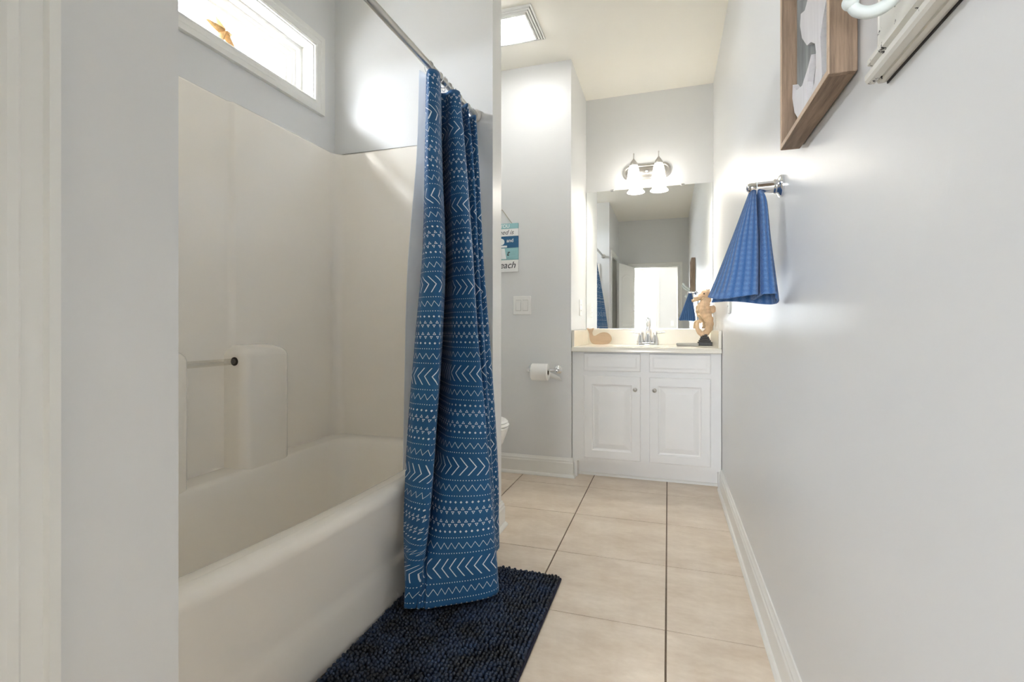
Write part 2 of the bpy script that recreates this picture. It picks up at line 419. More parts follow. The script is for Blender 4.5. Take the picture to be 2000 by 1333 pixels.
bm = B(); box(bm, -40, 40, -40, 40, -.5, -.3)
struct(mk('floor_outside', bm, mat('pale_gravel_ground', srgb(168, 164, 160), .95, noise=(3, .15, 5))), 'ground outside the windows')

# baseboards
BBP = [(0, 0), (.026, 0), (.026, .006), (.021, .016), (.015, .02), (.015, .092), (.012, .098), (.012, .108), (.008, .113), (.0045, .124), (0, .124)]
def bb(name, path, flip, label): bm = B(); sweep(bm, path, BBP, flip); struct(mk(name, bm, TRIM, smooth=25), label)
bb('baseboard_right', [(XR, YE), (XR, 3.160)], 1, 'white baseboard along the long right wall')
bb('baseboard_toilet', [(XL, YT), (XA, YT), (XA, 3.160)], -1, 'white baseboard under the paper roll wall')
bb('baseboard_partition', [(-.905, YP0), (XP, YP0), (XP, YP1), (XL, YP1)], -1, 'white baseboard wrapping the partition end')
bb('baseboard_left', [(XP, .436), (XP, YN), (-.905, YN)], -1, 'white baseboard at the near wall end')

# door casings: stepped profile swept round the opening (built flat, then placed)
def casing(bm, a0, a1, ztop, wd, place, dep=.017):
    def fr(o, d):  # U-shaped band
        return [(a0 - o, 0), (a0 - o, ztop + o), (a1 + o, ztop + o), (a1 + o, 0)]
    steps = [(0, .0), (0, .010), (wd * .12, dep * .8), (wd * .30, dep * .8), (wd * .36, dep * .62), (wd * .72, dep * .66), (wd * .78, dep), (wd, dep * .9), (wd, 0)]
    L = [[bm.verts.new(place(a, z, d)) for a, z in fr(o, d)] for o, d in steps]
    for p_, q_ in zip(L, L[1:]):
        for i in range(3): bm.faces.new((p_[i], p_[i + 1], q_[i + 1], q_[i]))
bm = B(); casing(bm, CY0, CY1, CZ, .062, lambda a, z, d: (XP + d, a, z))
box(bm, XP - .11, XP + .0, CY1 - .012, CY1, 0, CZ); box(bm, XP - .11, XP, CY0, CY0 + .012, 0, CZ); box(bm, XP - .11, XP, CY0 + .012, CY1 - .012, CZ - .012, CZ)
struct(mk('trim_1', bm, TRIM), 'white moulded door casing at the left edge of the picture')
bm = B(); casing(bm, DX0, DX1, DZ, .062, lambda a, z, d: (a, YE + d, z))
box(bm, DX0, DX0 + .012, YE - .12, YE, 0, DZ); box(bm, DX1 - .012, DX1, YE - .12, YE, 0, DZ); box(bm, DX0 + .012, DX1 - .012, YE - .12, YE, DZ - .012, DZ)
struct(mk('trim_2', bm, TRIM), 'white casing round the doorway seen in the mirror')

# raised-panel builder: nested rectangles with depth; f(a, b, depth)
def panel(bm, a0, a1, b0, b1, f, steps, back):
    L = [[f(a, b, 0 - back) for a, b in ((a0, b0), (a1, b0), (a1, b1), (a0, b1))]]
    for ins, d in steps:
        L.append([f(a, b, d) for a, b in ((a0 + ins, b0 + ins), (a1 - ins, b0 + ins), (a1 - ins, b1 - ins), (a0 + ins, b1 - ins))])
    loft(bm, L)

# bathroom door leaf, standing open against the left wall (seen in the mirror)
hx, hy, ex, ey = -.548, YE + .02, -.735, -.03
dl = math.hypot(ex - hx, ey - hy)
door = thing('door_1', 'white moulded bathroom door standing open, seen in the mirror', None, (hx, hy, 0), rotz=math.atan2(ey - hy, ex - hx), local=True)
door['kind'] = 'structure'
quick('leaf', TRIM, door, bbox, .004, dl, -.035, 0, .012, DZ - .006, .002)
for sgn, yb in ((1, 0), (-1, -.035)):
    for z0, z1, arch in ((.20, .86, 0), (.98, 1.80, .07)):
        bm = B()
        def outl(i):
            a0, a1 = .11 + i, dl - .11 - i
            pts = [(a0, z0 + i), (a1, z0 + i)]
            for k in range(13):
                t = k / 12; a = a1 + (a0 - a1) * t
                pts.append((a, z1 - i - arch + arch * math.sin(PI * t)))
            return pts
        loft(bm, [[(a, yb + sgn * d, z) for a, z in outl(i)] for i, d in ((0, -.004), (0, .002), (.012, .007), (.03, .002), (.05, .005), (.09, .009))])
        mk('raised_panel', bm, TRIM, door, smooth=30)
for sgn, yb in ((1, 0), (-1, -.035)):
    bm = B(); lathe(bm, [(.028, 0), (.028, .006), (.011, .012), (.011, .03), (.024, .04), (.027, .052), (.018, .062), (0, .064)], (0, 0, 0), 16, 'Y')
    bmesh.ops.transform(bm, matrix=Matrix.Translation((dl - .06, yb, .93)) @ Matrix.Rotation(0 if sgn > 0 else PI, 4, 'Z'), verts=bm.verts[:])
    mk('knob', bm, NICKEL, door, smooth=40)

# windows
def window(name, label, f, a0, a1, b0, b1, cw, jamb, meet=None):
    """f(a, b, depth): depth > 0 into the room, < 0 outwards"""
    W = thing(name, label, None, f((a0 + a1) / 2, b0, 0)); W['kind'] = 'structure'
    def ringband(bm, steps):
        L = [[f(a, b, d) for a, b in ((a0 - o, b0 - o), (a1 + o, b0 - o), (a1 + o, b1 + o), (a0 - o, b1 + o))] for o, d in steps]
        loft(bm, L, False, False)
    bm = B(); ringband(bm, [(0, 0), (0, .011), (cw * .12, .016), (cw * .2, .013), (cw * .55, .016), (cw * .62, .019), (cw, .019), (cw, 0)])
    mk('casing', bm, TRIM, W)
    bm = B(); ringband(bm, [(.0, .001), (-.004, .001), (-.004, -jamb), (.0, -jamb)]); mk('jamb', bm, TRIM, W)
    bm = B(); ringband(bm, [(0, -jamb + .075), (-.02, -jamb + .075), (-.02, -jamb + .05), (-.036, -jamb + .05), (-.036, -jamb), (0, -jamb)]); mk('frame', bm, PLAST, W)
    bm = B(); ringband(bm, [(-.036, -jamb + .046), (-.044, -jamb + .046), (-.062, -jamb + .036), (-.072, -jamb + .036), (-.072, -jamb + .012), (-.036, -jamb + .012)]); s = mk('sash', bm, PLAST, W)
    if meet:
        bm = B(); pts = [f(a0 + .055, meet - .02, -jamb + .014), f(a1 - .055, meet + .02, -jamb + .04)]
        box(bm, *sorted((pts[0][0], pts[1][0])), *sorted((pts[0][1], pts[1][1])), *sorted((pts[0][2], pts[1][2]))); mk('meeting_rail', bm, PLAST, W)
    i = .07
    for q0, q1 in (((b0 + i, b1 - i),) if not meet else ((b0 + i, meet - .018), (meet + .018, b1 - i))):
        pts = [f(a0 + i, q0, -jamb + .02), f(a1 - i, q1, -jamb + .025)]
        bm = B(); box(bm, *sorted((pts[0][0], pts[1][0])), *sorted((pts[0][1], pts[1][1])), *sorted((pts[0][2], pts[1][2])))
        mk('pane', bm, GLASS, W)
    return W
window('window_1', 'wide white framed clerestory window high above the bathtub', lambda a, b, d: (XL + d, a, b), WY0, WY1, WZ0, WZ1, .06, .14)
window('window_2', 'tall white bedroom window with a meeting rail, seen in the mirror', lambda a, b, d: (a, YB + d, b), BX0, BX1, BZ0, BZ1, .075, .12, meet=1.32)
bm = B(); bbox(bm, .05, .12, YB, YB + .006, 1.0, 1.115, .002)
tag(mk('switch_plate', bm, PLAST), 'white switch plate on the bedroom wall, seen in the mirror', 'switch plate')

# ------------------------------------------------------------------ bathtub with moulded surround
def apx(y): return -.879 - .104 * (y - 1.5) ** 2               # bowed outer edge of the tub
tub = thing('bathtub', 'bone white one-piece bathtub with moulded wall surround', 'bathtub', (-1.25, 1.375, 0))
Y0, Y1 = YN + .004, YP0 - .004
def tub_loop(x0, x1b, y0, y1, r, z, front=0.0, n=8, pw=1):
    out = []
    for x, y in rrect(x0, x1b, y0, y1, r, n): 
        bow = (apx(y) - (-.879)) if front else 0
        k = max(0, (x - x0) / (x1b - x0)); out.append((x + bow * k * front, y, z))
    # even sampling: subdivide long straight runs
    res = []
    for i, p_ in enumerate(out):
        q_ = out[(i + 1) % len(out)]; res.append(p_)
        if i % (n + 1) == n:
            m = 10
            for k in range(1, m):
                t = k / m; yy = p_[1] + (q_[1] - p_[1]) * t; xx = p_[0] + (q_[0] - p_[0]) * t
                if front and abs(q_[1] - p_[1]) > .5 and xx > -1.2:
                    off = p_[0] - ((apx(p_[1]) + .879)) * front
                    xx = off + (apx(yy) + .879) * front
                res.append((xx, yy, z))
    return res
XI0, XI1 = -1.525, -.968
prof = [(.13, .085, .12, .0), (.09, .09, .12, .0), (.065, .12, .11, .1), (.045, .2, .11, .3), (.03, .3, .10, .6), (.015, .385, .10, .9), (.006, .412, .10, 1), (-.004, .424, .10, 1), (-.018, .43, .10, 1)]
loops = []
for ins, z, r, fb in prof:
    ex_ = ins * 1.9
    loops.append(tub_loop(XI0 + ins, XI1 - ins, .73 + ins, 2.05 - ex_, r, z, fb))
loops.append(tub_loop(XL + .003, -.915, Y0, Y1, .012, .43, 1))
bm = B()
n_ = len(loops[0])
assert all(len(l) == n_ for l in loops), [len(l) for l in loops]
loft(bm, loops, True, False)
mk('basin', bm, TUBM, tub, smooth=60)
bm = B()
AP = [(-.036, .43), (-.022, .4285), (-.010, .423), (-.002, .412), (0, .398), (-.002, .385), (-.010, .355), (-.020, .27), (-.030, .185), (-.031, .165), (-.027, .148), (-.026, .13), (-.026, 0), (-.06, 0)]
ys = [Y0 + (Y1 - Y0) * k / 24 for k in range(25)]
loft(bm, [[(apx(y) + o, y, z) for o, z in AP] for y in ys], False, False, closed=False)
mk('apron', bm, TUBM, tub, smooth=60)
# surround: plan path with rounded inner corners and a shallow step, extruded up the walls
ZS0, ZS1, T = .41, 1.855, .014
def arc(cx, cy, r, a0, a1, n=6): return [(cx + r * math.cos(a0 + (a1 - a0) * k / n), cy + r * math.sin(a0 + (a1 - a0) * k / n)) for k in range(n + 1)]
r = .05
path = [(-.905, Y0 + T)] + arc(XL + T + r, Y0 + T + r, r, -PI / 2, -PI) + [(XL + T, 1.475), (XL + T + .002, 1.485), (XL + T + .012, 1.497), (XL + T + .014, 1.507)] + arc(XL + T + .014 + r, Y1 - T - r, r, PI, PI / 2) + [(-.905, Y1 - T)]
bm = B()
def off(pth, d):
    out = []
    for i, (x, y) in enumerate(pth):
        p0 = Vector(pth[max(i - 1, 0)]); p1 = Vector(pth[min(i + 1, len(pth) - 1)]); t = (p1 - p0).normalized()
        out.append((x - t.y * d, y + t.x * d))
    return out
def wallp(x, y): return (max(min(x, -.9), XL + .002), max(min(y, Y1), Y0))
lay = [[(x, y, ZS0) for x, y in path], [(x, y, ZS1 - .012) for x, y in path], [(x, y, ZS1 - .004) for x, y in off(path, .003)], [(x, y, ZS1) for x, y in off(path, .007)]]
last = []
for x, y in path:
    if x > -1.5: last.append((x, Y0 if y < 1.3 else Y1, ZS1))
    else: last.append((XL + .002, min(max(y, Y0), Y1), ZS1))
lay.append(last)
loft(bm, lay, False, False, closed=False)
bmesh.ops.recalc_face_normals(bm, faces=bm.faces[:])
mk('surround_panel', bm, TUBM, tub, smooth=50)
def pillar(y0, y1, ztop):
    bm = B()
    xa, xb = XL + .01, -1.528
    L = []
    for z, g in ((.10, 0), (ztop - .035, 0), (ztop - .022, .004), (ztop - .010, .013), (ztop - .001, .028), (ztop + .006, .052), (ztop + .010, .08)):
        L.append([(x if x > XL + .03 else xa, y, z) for x, y in rrect(xa - .05, xb - g, y0 + min(g, .03), y1 - min(g, .03), .034 - min(g, .03) * .3, 4)])
    loft(bm, L)
    return mk('soap_shelf', bm, TUBM, tub, smooth=50)
pillar(1.462, 1.70, .893); pillar(1.03, 1.245, .893)
bm = B(); tube(bm, [(-1.578, 1.24, .84), (-1.578, 1.468, .84)], .012, 14); tb = mk('towel_bar', bm, ACRYL, tub, smooth=40); tag(tb, 'clear acrylic bar')
for y0, y1 in ((1.4595, 1.470), (1.236, 1.2475)):
    bm = B(); lathe(bm, [(.0165, y0), (.0165, y1)], (-1.578, 0, .84), 16, 'Y'); mk('bar_socket', bm, DARKHOLE, tub)

# starfish on the window sill
bm = B()
cxs, cys, czs = XL - .035, 1.515, WZ0 + .006
arms = []
for k in range(5):
    a = 2 * PI * k / 5 + .45; arms.append(a)
top = []; bot = []
N = 40
tilt = Matrix.Rotation(math.radians(68), 4, 'Y') @ Matrix.Rotation(math.radians(-6), 4, 'X') @ Matrix.Rotation(math.radians(20), 4, 'Z')
def starP(rr, a, h): return Vector((rr * math.cos(a), rr * math.sin(a), h))
rings = []
for fr_, hh in ((1, 0), (.93, .006), (.6, .012), (.3, .017), (.06, .02)):
    lp = []
    for i in range(N):
        a = 2 * PI * i / N + .45; c_ = abs(((i % 8) / 8) - .0); c_ = min(c_, 1 - c_) * 2
        rad = .022 + .052 * (1 - c_) ** 1.6
        lp.append(starP(rad * fr_, a, hh * (1.15 - .4 * c_)))
    rings.append(lp)
base = [[Vector((p.x, p.y, -.004)) for p in rings[0]]]
pts_all = [[tilt @ p for p in lp] for lp in base + rings]
zmin = min(p.z for lp in pts_all for p in lp)
loft(bm, [[p + Vector((cxs - .02, cys, czs - zmin + .001)) for p in lp] for lp in pts_all])
tag(mk('starfish', bm, STAR, smooth=50), 'dried orange-brown starfish leaning on the high window sill', 'starfish')

# ------------------------------------------------------------------ shower rod, rings, curtain, liner
XRD, ZRD = -.862, 1.962
rod = thing('shower_rod', 'satin metal shower curtain rod spanning the bathtub', 'curtain rod', (XRD, 1.37, ZRD))
bm = B(); tube(bm, [(XRD, Y0 + .006, ZRD), (XRD, YP0 - .006, ZRD)], .0135, 16); mk('pole', bm, STEEL, rod, smooth=40)
for y, s in ((YP0 - .001, -1), (YN + .001, 1)):
    bm = B(); lathe(bm, [(.031, 0), (.031, s * .006), (.027, s * .012), (.020, s * .02), (.019, s * .034), (.0145, s * .036)], (XRD, y, ZRD), 24, 'Y'); mk('flange', bm, NICKEL, rod, smooth=35)

LEV = [
 (1.935, [(834, None, -.876), (838, None, -.850), (857, None, -.825), (862, None, -.888), (882, None, -.838), (897, None, -.815), (894, None, -.880), (913, None, -.822), (911, None, -.882), (929, None, -.832), (926, None, -.882)]),
 (1.62, [(831, 1.63), (838, 1.61), (860, 1.665), (864, 1.86), (881, 1.77), (909, 1.79), (904, 1.90), (924, 1.89), (920, 1.99), (936, 2.01), (933, 2.08)]),
 (1.26, [(826, 1.61), (836, 1.57), (866, 1.61), (868, 1.865), (887, 1.73), (922, 1.72), (917, 1.85), (933, 1.85), (929, 1.95), (943, 1.97), (939, 2.06)]),
 (.95, [(812, 1.575), (826, 1.54), (861, 1.565), (863, 1.85), (887, 1.70), (933, 1.68), (927, 1.82), (944, 1.83), (940, 1.94), (954, 1.97), (950, 2.05)]),
 (.63, [(797, 1.53), (814, 1.50), (850, 1.515), (852, 1.78), (878, 1.645), (946, 1.645), (940, 1.79), (955, 1.82), (951, 1.92), (965, 1.96), (961, 2.04)]),
 (.33, [(788, 1.49), (808, 1.46), (836, 1.465), (834, 1.645), (858, 1.54), (957, 1.61), (950, 1.76), (964, 1.81), (960, 1.91), (974, 1.95), (970, 2.02)]),
 (.17, [(789, 1.475), (797, 1.44), (822, 1.45), (830, 1.50), (854, 1.495), (963, 1.605), (954, 1.735), (966, 1.815), (962, 1.895), (975, 1.95), (971, 2.01)]),
 (.045, [(791, 1.455), (789, 1.432), (808, 1.437), (826, 1.447), (850, 1.463), (968, 1.60), (957, 1.72), (968, 1.82), (965, 1.88), (976, 1.95), (973, 2.0)]),
]
def lev_pts(l):
    out = []
    for q in l:
        rr = ratio(q[0])
        if q[1] is None: out.append((q[2], q[2] / rr))
        else: out.append((q[1] * rr, q[1]))
    return out
def cloth(levels, nk, nz, wob=0.0, uvlev=4):
    rows = []
    keyed = [cat([(x, y, z) for x, y in lev_pts(l)], nk) for z, l in levels]
    M = len(keyed[0])
    acc = [0]
    for i in range(1, M): acc.append(acc[-1] + (keyed[uvlev][i].xy - keyed[uvlev][i - 1].xy).length)
    cols = [cat([k[i] for k in keyed], nz) for i in range(M)]
    mid = int(M * .45)
    nr = len(cols[0])
    me_v = []; uvs = []
    for j in range(nr):
        ua = [0]
        for i in range(1, M): ua.append(ua[-1] + (cols[i][j].xy - cols[i - 1][j].xy).length)
        for i in range(M):
            p_ = cols[i][j].copy()
            if wob:
                p_.x += wob * math.sin(acc[i] * 42 + p_.z * 3.1) * (1 - abs(p_.z - 1) * .3); p_.y += wob * math.cos(acc[i] * 30 + p_.z * 4.7)
            me_v.append(p_); uvs.append((ua[i] - ua[mid] + 2, p_.z))
    fs = [(j * M + i, j * M + i + 1, (j + 1) * M + i + 1, (j + 1) * M + i) for j in range(nr - 1) for i in range(M - 1)]
    me = bpy.data.meshes.new('cloth'); me.from_pydata([tuple(v) for v in me_v], [], fs)
    ul = me.uv_layers.new(name='UVMap')
    for l in me.loops: ul.data[l.index].uv = uvs[l.vertex_index]
    return me
me = cloth(LEV, 9, 10, .003)
curtain = link('shower_curtain', me, CURT, None, smooth=180)
sol = curtain.modifiers.new('thickness', 'SOLIDIFY'); sol.thickness = .0012
tag(curtain, 'blue fabric shower curtain with white arrow and zigzag print, drawn to one side', 'shower curtain')
LIN = [
 (1.94, [(819, None, -.893), (835, None, -.885), (850, None, -.905), (880, None, -.893), (905, None, -.905)]),
 (1.62, [(814, None, -.905), (833, None, -.893), (850, None, -.92), (880, None, -.90), (908, None, -.92)]),
 (1.2, [(796, None, -.925), (824, None, -.905), (846, None, -.94), (880, None, -.92), (910, None, -.94)]),
 (.8, [(790, None, -.965), (812, None, -.95), (840, None, -.975), (870, None, -.96), (900, None, -.98)]),
 (.36, [(786, None, -1.005), (800, None, -1.00), (830, None, -1.02), (860, None, -1.005), (885, None, -1.02)]),
]
me = cloth(LIN, 9, 10, .002, uvlev=3)
liner = link('curtain_liner', me, LINER, None, smooth=180)
sol = liner.modifiers.new('thickness', 'SOLIDIFY'); sol.thickness = .0008
tag(liner, 'white vinyl liner hanging inside the bathtub behind the blue curtain', 'curtain liner')
ringm = None
RY = [onX(u_, 150, XRD).y for u_ in (838, 858, 866, 876, 886, 895, 912, 921)]
for i, y in enumerate(RY):
    if ringm is None:
        bm = B()
        pts = [(.019 * math.cos(a), 0, .021 * math.sin(a) - .006) for a in [2 * PI * k / 20 for k in range(20)]]
        tube(bm, pts, .002, 6, closed=True)
        for z in (-.031,): 
            tube(bm, cat([(0, 0, -.026), (.007, 0, -.032), (.004, 0, -.041), (-.003, 0, -.040), (-.004, 0, -.034)], 4), .0014, 6)
        for k in range(3): 
            bmesh.ops.create_icosphere(bm, subdivisions=1, radius=.0032, matrix=Matrix.Translation(((k - 1) * .007, 0, .0155 + (.0015 if k == 1 else 0))))
        bmesh.ops.recalc_face_normals(bm, faces=bm.faces[:])
        ringm = bpy.data.meshes.new('curtain_ring'); bm.to_mesh(ringm); bm.free()
    o = link('curtain_ring', ringm, CHROME, None, smooth=50)
    o.location = (XRD, y, ZRD); o.rotation_euler = (0, 0, math.radians(R.uniform(-22, 22)))
    tag(o, ['chrome curtain ring nearest the open end of the rod, apart from the rest', 'second chrome curtain ring from the open end, first of the crowded ones', 'third chrome curtain ring from the open end, over the first wide pleat',
            'fourth chrome curtain ring from the open end, in the middle of the crowd', 'fifth chrome curtain ring from the open end, over the second pleat', 'sixth chrome curtain ring from the open end, last of the crowd',
            'chrome curtain ring second from the wall flange', 'chrome curtain ring closest to the wall flange'][i], 'curtain ring', 'rings on the shower rod')

# ------------------------------------------------------------------ bath mat
bmat = thing('bath_mat', 'dark navy chenille bath mat lying beside the bathtub', 'bath mat', (-.645, 1.4, 0))
MX0, MX1, MY0, MY1 = -.905, -.388, .97, 1.845
bm = B(); bbox(bm, MX0, MX1, MY0, MY1, .001, .012, .004); mk('backing', bm, MATB, bmat)
import numpy as np
dome = []; SEG = 7
rng = np.random.default_rng(3)
ringsD = [(.62, 0.0), (1.0, .55), (.84, .83), (.45, .97)]
for rr, hh in ringsD:
    for k in range(SEG): a = 2 * PI * k / SEG; dome.append((rr * math.cos(a), rr * math.sin(a), hh))
dome.append((0, 0, 1.0)); dome = np.array(dome)
df = []
for j in range(3):
    for k in range(SEG): df.append((j * SEG + k, j * SEG + (k + 1) % SEG, (j + 1) * SEG + (k + 1) % SEG, (j + 1) * SEG + k))
tf = [(3 * SEG + k, 3 * SEG + (k + 1) % SEG, 4 * SEG) for k in range(SEG)]
V = []; FQ = []
nx = int((MX1 - MX0) / .0125); ny = int((MY1 - MY0) / .0125)
cnt = 0
for i in range(nx):
    for j in range(ny):
        x = MX0 + .004 + (i + .5) * (MX1 - MX0 - .008) / nx; y = MY0 + .004 + (j + .5 + .25 * (i % 2)) * (MY1 - MY0 - .012) / ny
        jx, jy, jz, js = rng.normal(0, .0011), rng.normal(0, .0011), rng.normal(0, .0016), rng.uniform(.88, 1.12)
        edge = min(x - MX0, MX1 - x, y - MY0, MY1 - y)
        hh = .018 + jz - (.005 if edge < .012 else 0)
        P_ = dome * np.array([.0064 * js, .0064 * js, hh])
        lean = rng.normal(0, .07, 2)
        P_[:, 0] += P_[:, 2] * lean[0]; P_[:, 1] += P_[:, 2] * lean[1]
        V.append(P_ + np.array([x + jx, y + jy, .010]))
        b0 = cnt * len(dome)
        FQ += [tuple(b0 + q for q in f) for f in df] + [tuple(b0 + q for q in f) for f in tf]
        cnt += 1
me = bpy.data.meshes.new('pile'); me.from_pydata(np.concatenate(V).tolist(), [], FQ)
o = link('pile', me, PILE, bmat, smooth=180); o['kind'] = 'stuff'

# ------------------------------------------------------------------ vanity
YC = 3.165                                                # cabinet face
van = thing('vanity_cabinet', 'white two-door vanity cabinet in the alcove under the mirror', 'cabinet', (-.147, 3.45, 0))
bm = B()
for b_ in ((XA + .003, XR - .003, YC, YC + .018, .105, .812), (XA + .003, XA + .02, YC + .018, YV - .004, .105, .812), (XR - .02, XR - .003, YC + .018, YV - .004, .105, .812), (XA + .02, XR - .02, YC + .018, YV - .004, .105, .122)): box(bm, *b_)
mk('body', bm, CAB, van)
bm = B(); box(bm, -.565, .287, YC + .075, YC + .09, .0, .105); box(bm, XA + .003, -.565, YC, YC + .3, 0, .105); box(bm, .287, XR - .003, YC, YC + .3, 0, .105); mk('toe_kick', bm, CAB, van)
bm = B(); sweep(bm, [(-.565, YC + .075), (.287, YC + .075)], [(0, 0), (.014, 0), (.013, .007), (.008, .013), (0, .016)], -1); mk('shoe_moulding', bm, TRIM, van)
fy = lambda a, b, d: (a, YC - .019 - d, b)
for x0, x1 in ((-.518, -.164), (-.112, .243)):
    bm = B(); panel(bm, x0, x1, .692, .806, fy, [(0, -.004), (.002, -.0015), (.006, 0), (.020, 0), (.03, .0015)], .0185); mk('drawer_front', bm, CAB, van)
    bm = B(); panel(bm, x0, x1, .132, .660, fy, [(0, -.005), (.002, -.002), (.006, 0), (.052, 0), (.058, -.006), (.066, -.0075), (.092, -.001), (.098, 0)], .0185); d_ = mk('door', bm, CAB, van)
    kx = x1 - .032 if x0 < -.3 else x0 + .032
    bm = B(); lathe(bm, [(.006, 0), (.005, .010), (.009, .014), (.0135, .019), (.0135, .023), (.009, .027), (0, .028)], (kx, YC - .019, .583), 16, '-Y')
    k_ = mk('knob', bm, NICKEL, d_, smooth=40); tag(k_, 'round brushed nickel knob')
# top with moulded bowl
top = thing('marble_countertop', 'cream cultured marble vanity top with backsplash and moulded basin', 'countertop', (-.147, 3.44, .812))
TX0, TX1, TY0, TY1, TZ = XA + .003, XR - .003, 3.132, YV - .003, .846
bm = B()
N = 48; bx, by = -.147, 3.40; ra, rb_ = .215, .155
def rectpt(a):
    c_, s_ = math.cos(a), math.sin(a)
    t = min(((TX1 - bx) if c_ > 0 else (bx - TX0)) / max(abs(c_), 1e-6), ((TY1 - by) if s_ > 0 else (by - TY0)) / max(abs(s_), 1e-6))
    return (bx + c_ * t, by + s_ * t)
angs = sorted([2 * PI * k / N for k in range(N)] + [math.atan2(y - by, x - bx) % (2 * PI) for x in (TX0, TX1) for y in (TY0, TY1)])
lp = []
rect = [rectpt(a) for a in angs]
inn = lambda g: [(min(max(x, TX0 + g), TX1 - g), min(max(y, TY0 + g), TY1)) for x, y in rect]
lp.append([(x, y, .813) for x, y in inn(.004)])
lp.append([(x, y, .817) for x, y in inn(0)]); lp.append([(x, y, TZ - .008) for x, y in inn(0)]); lp.append([(x, y, TZ - .002) for x, y in inn(.003)]); lp.append([(x, y, TZ) for x, y in inn(.009)])
for s_, z in ((1.04, TZ), (1.0, TZ - .004), (.95, TZ - .02), (.85, TZ - .065), (.6, TZ - .105), (.25, TZ - .118), (.08, TZ - .12)):
    lp.append([(bx + ra * s_ * math.cos(a), by + rb_ * s_ * math.sin(a), z) for a in angs])
loft(bm, lp, False, True)
mk('slab', bm, TOPM, top, smooth=35)
bm = B(); bbox(bm, TX0, TX1, TY1 - .018, TY1, TZ - .002, .958, .004); mk('backsplash', bm, TOPM, top)
for a, b in ((TX0, TX0 + .018), (TX1 - .018, TX1)):
    bm = B(); bbox(bm, a, b, TY0 + .004, TY1 - .0185, TZ - .002, .952, .004); mk('side_splash', bm, TOPM, top)
bm = B(); lathe(bm, [(.022, 0), (.022, .003), (.012, .004), (0, .003)], (bx, by, TZ - .119), 20); mk('drain', bm, CHROME, top, smooth=40)

# faucet
FX, FY = -.137, 3.615
fau = thing('faucet', 'chrome two-handle centerset faucet on the vanity top', 'faucet', (FX, FY, TZ))
bm = B(); loft(bm, [[(FX + x, FY + y, TZ + z) for x, y in rrect(-.078 + g, .078 - g, -.027 + g, .027 - g, .026 - g * .8, 6)] for g, z in ((0, .0005), (0, .012), (.003, .016), (.009, .018))]); mk('base_plate', bm, CHROME, fau, smooth=40)
for s in (-1, 1):
    bm = B(); lathe(bm, [(.027, .0), (.025, .012), (.018, .035), (.014, .052), (.0135, .058), (.016, .064), (.015, .071), (.008, .077), (0, .078)], (FX + s * .051, FY, TZ + .017), 20); h_ = mk('handle_body', bm, CHROME, fau, smooth=40)
    bm = B(); pts = [(FX + s * .055, FY, TZ + .083), (FX + s * .075, FY - .003, TZ + .083), (FX + s * .10, FY - .008, TZ + .088), (FX + s * .118, FY - .011, TZ + .090)]
    tube(bm, pts, [.006, .005, .006, .004], 10); mk('lever', bm, CHROME, h_, smooth=40)
bm = B(); lathe(bm, [(.028, 0), (.026, .012), (.019, .04), (.0155, .06), (.015, .075), (.018, .08), (.016, .088), (.0135, .092)], (FX, FY, TZ + .017), 20); mk('spout_body', bm, CHROME, fau, smooth=40)
bm = B(); pts = cat([(FX, FY, TZ + .10), (FX, FY, TZ + .15), (FX, FY - .018, TZ + .178), (FX, FY - .055, TZ + .186), (FX, FY - .095, TZ + .165), (FX, FY - .11, TZ + .135)], 6)
tube(bm, pts, [.0125] * 8 + [.0115] * (len(pts) - 8), 14); mk('spout', bm, CHROME, fau, smooth=60)
bm = B(); tube(bm, [(FX, FY + .022, TZ + .017), (FX, FY + .022, TZ + .07)], .003, 8); bmesh.ops.create_icosphere(bm, subdivisions=2, radius=.007, matrix=Matrix.Translation((FX, FY + .022, TZ + .074))); mk('lift_rod', bm, CHROME, fau, smooth=60)

# mirror
mir = thing('wall_mirror', 'large frameless wall mirror filling the alcove above the vanity', 'mirror', (-.147, YV, .96))
bm = B(); panel(bm, XA + .004, XR - .004, .962, 2.0, lambda a, b, d: (a, YV - .005 - d, b), [(0, 0)], .004); mk('glass', bm, MIRROR, mir)
for x in (-.40, .10):
    bm = B(); bbox(bm, x - .012, x + .012, YV - .0085, YV - .0015, 1.993, 2.008, .001); mk('clip', bm, CHROME, mir)
bm = B(); box(bm, XA + .004, XR - .004, YV - .008, YV - .001, .9575, .9625); mk('channel', bm, NICKEL, mir)

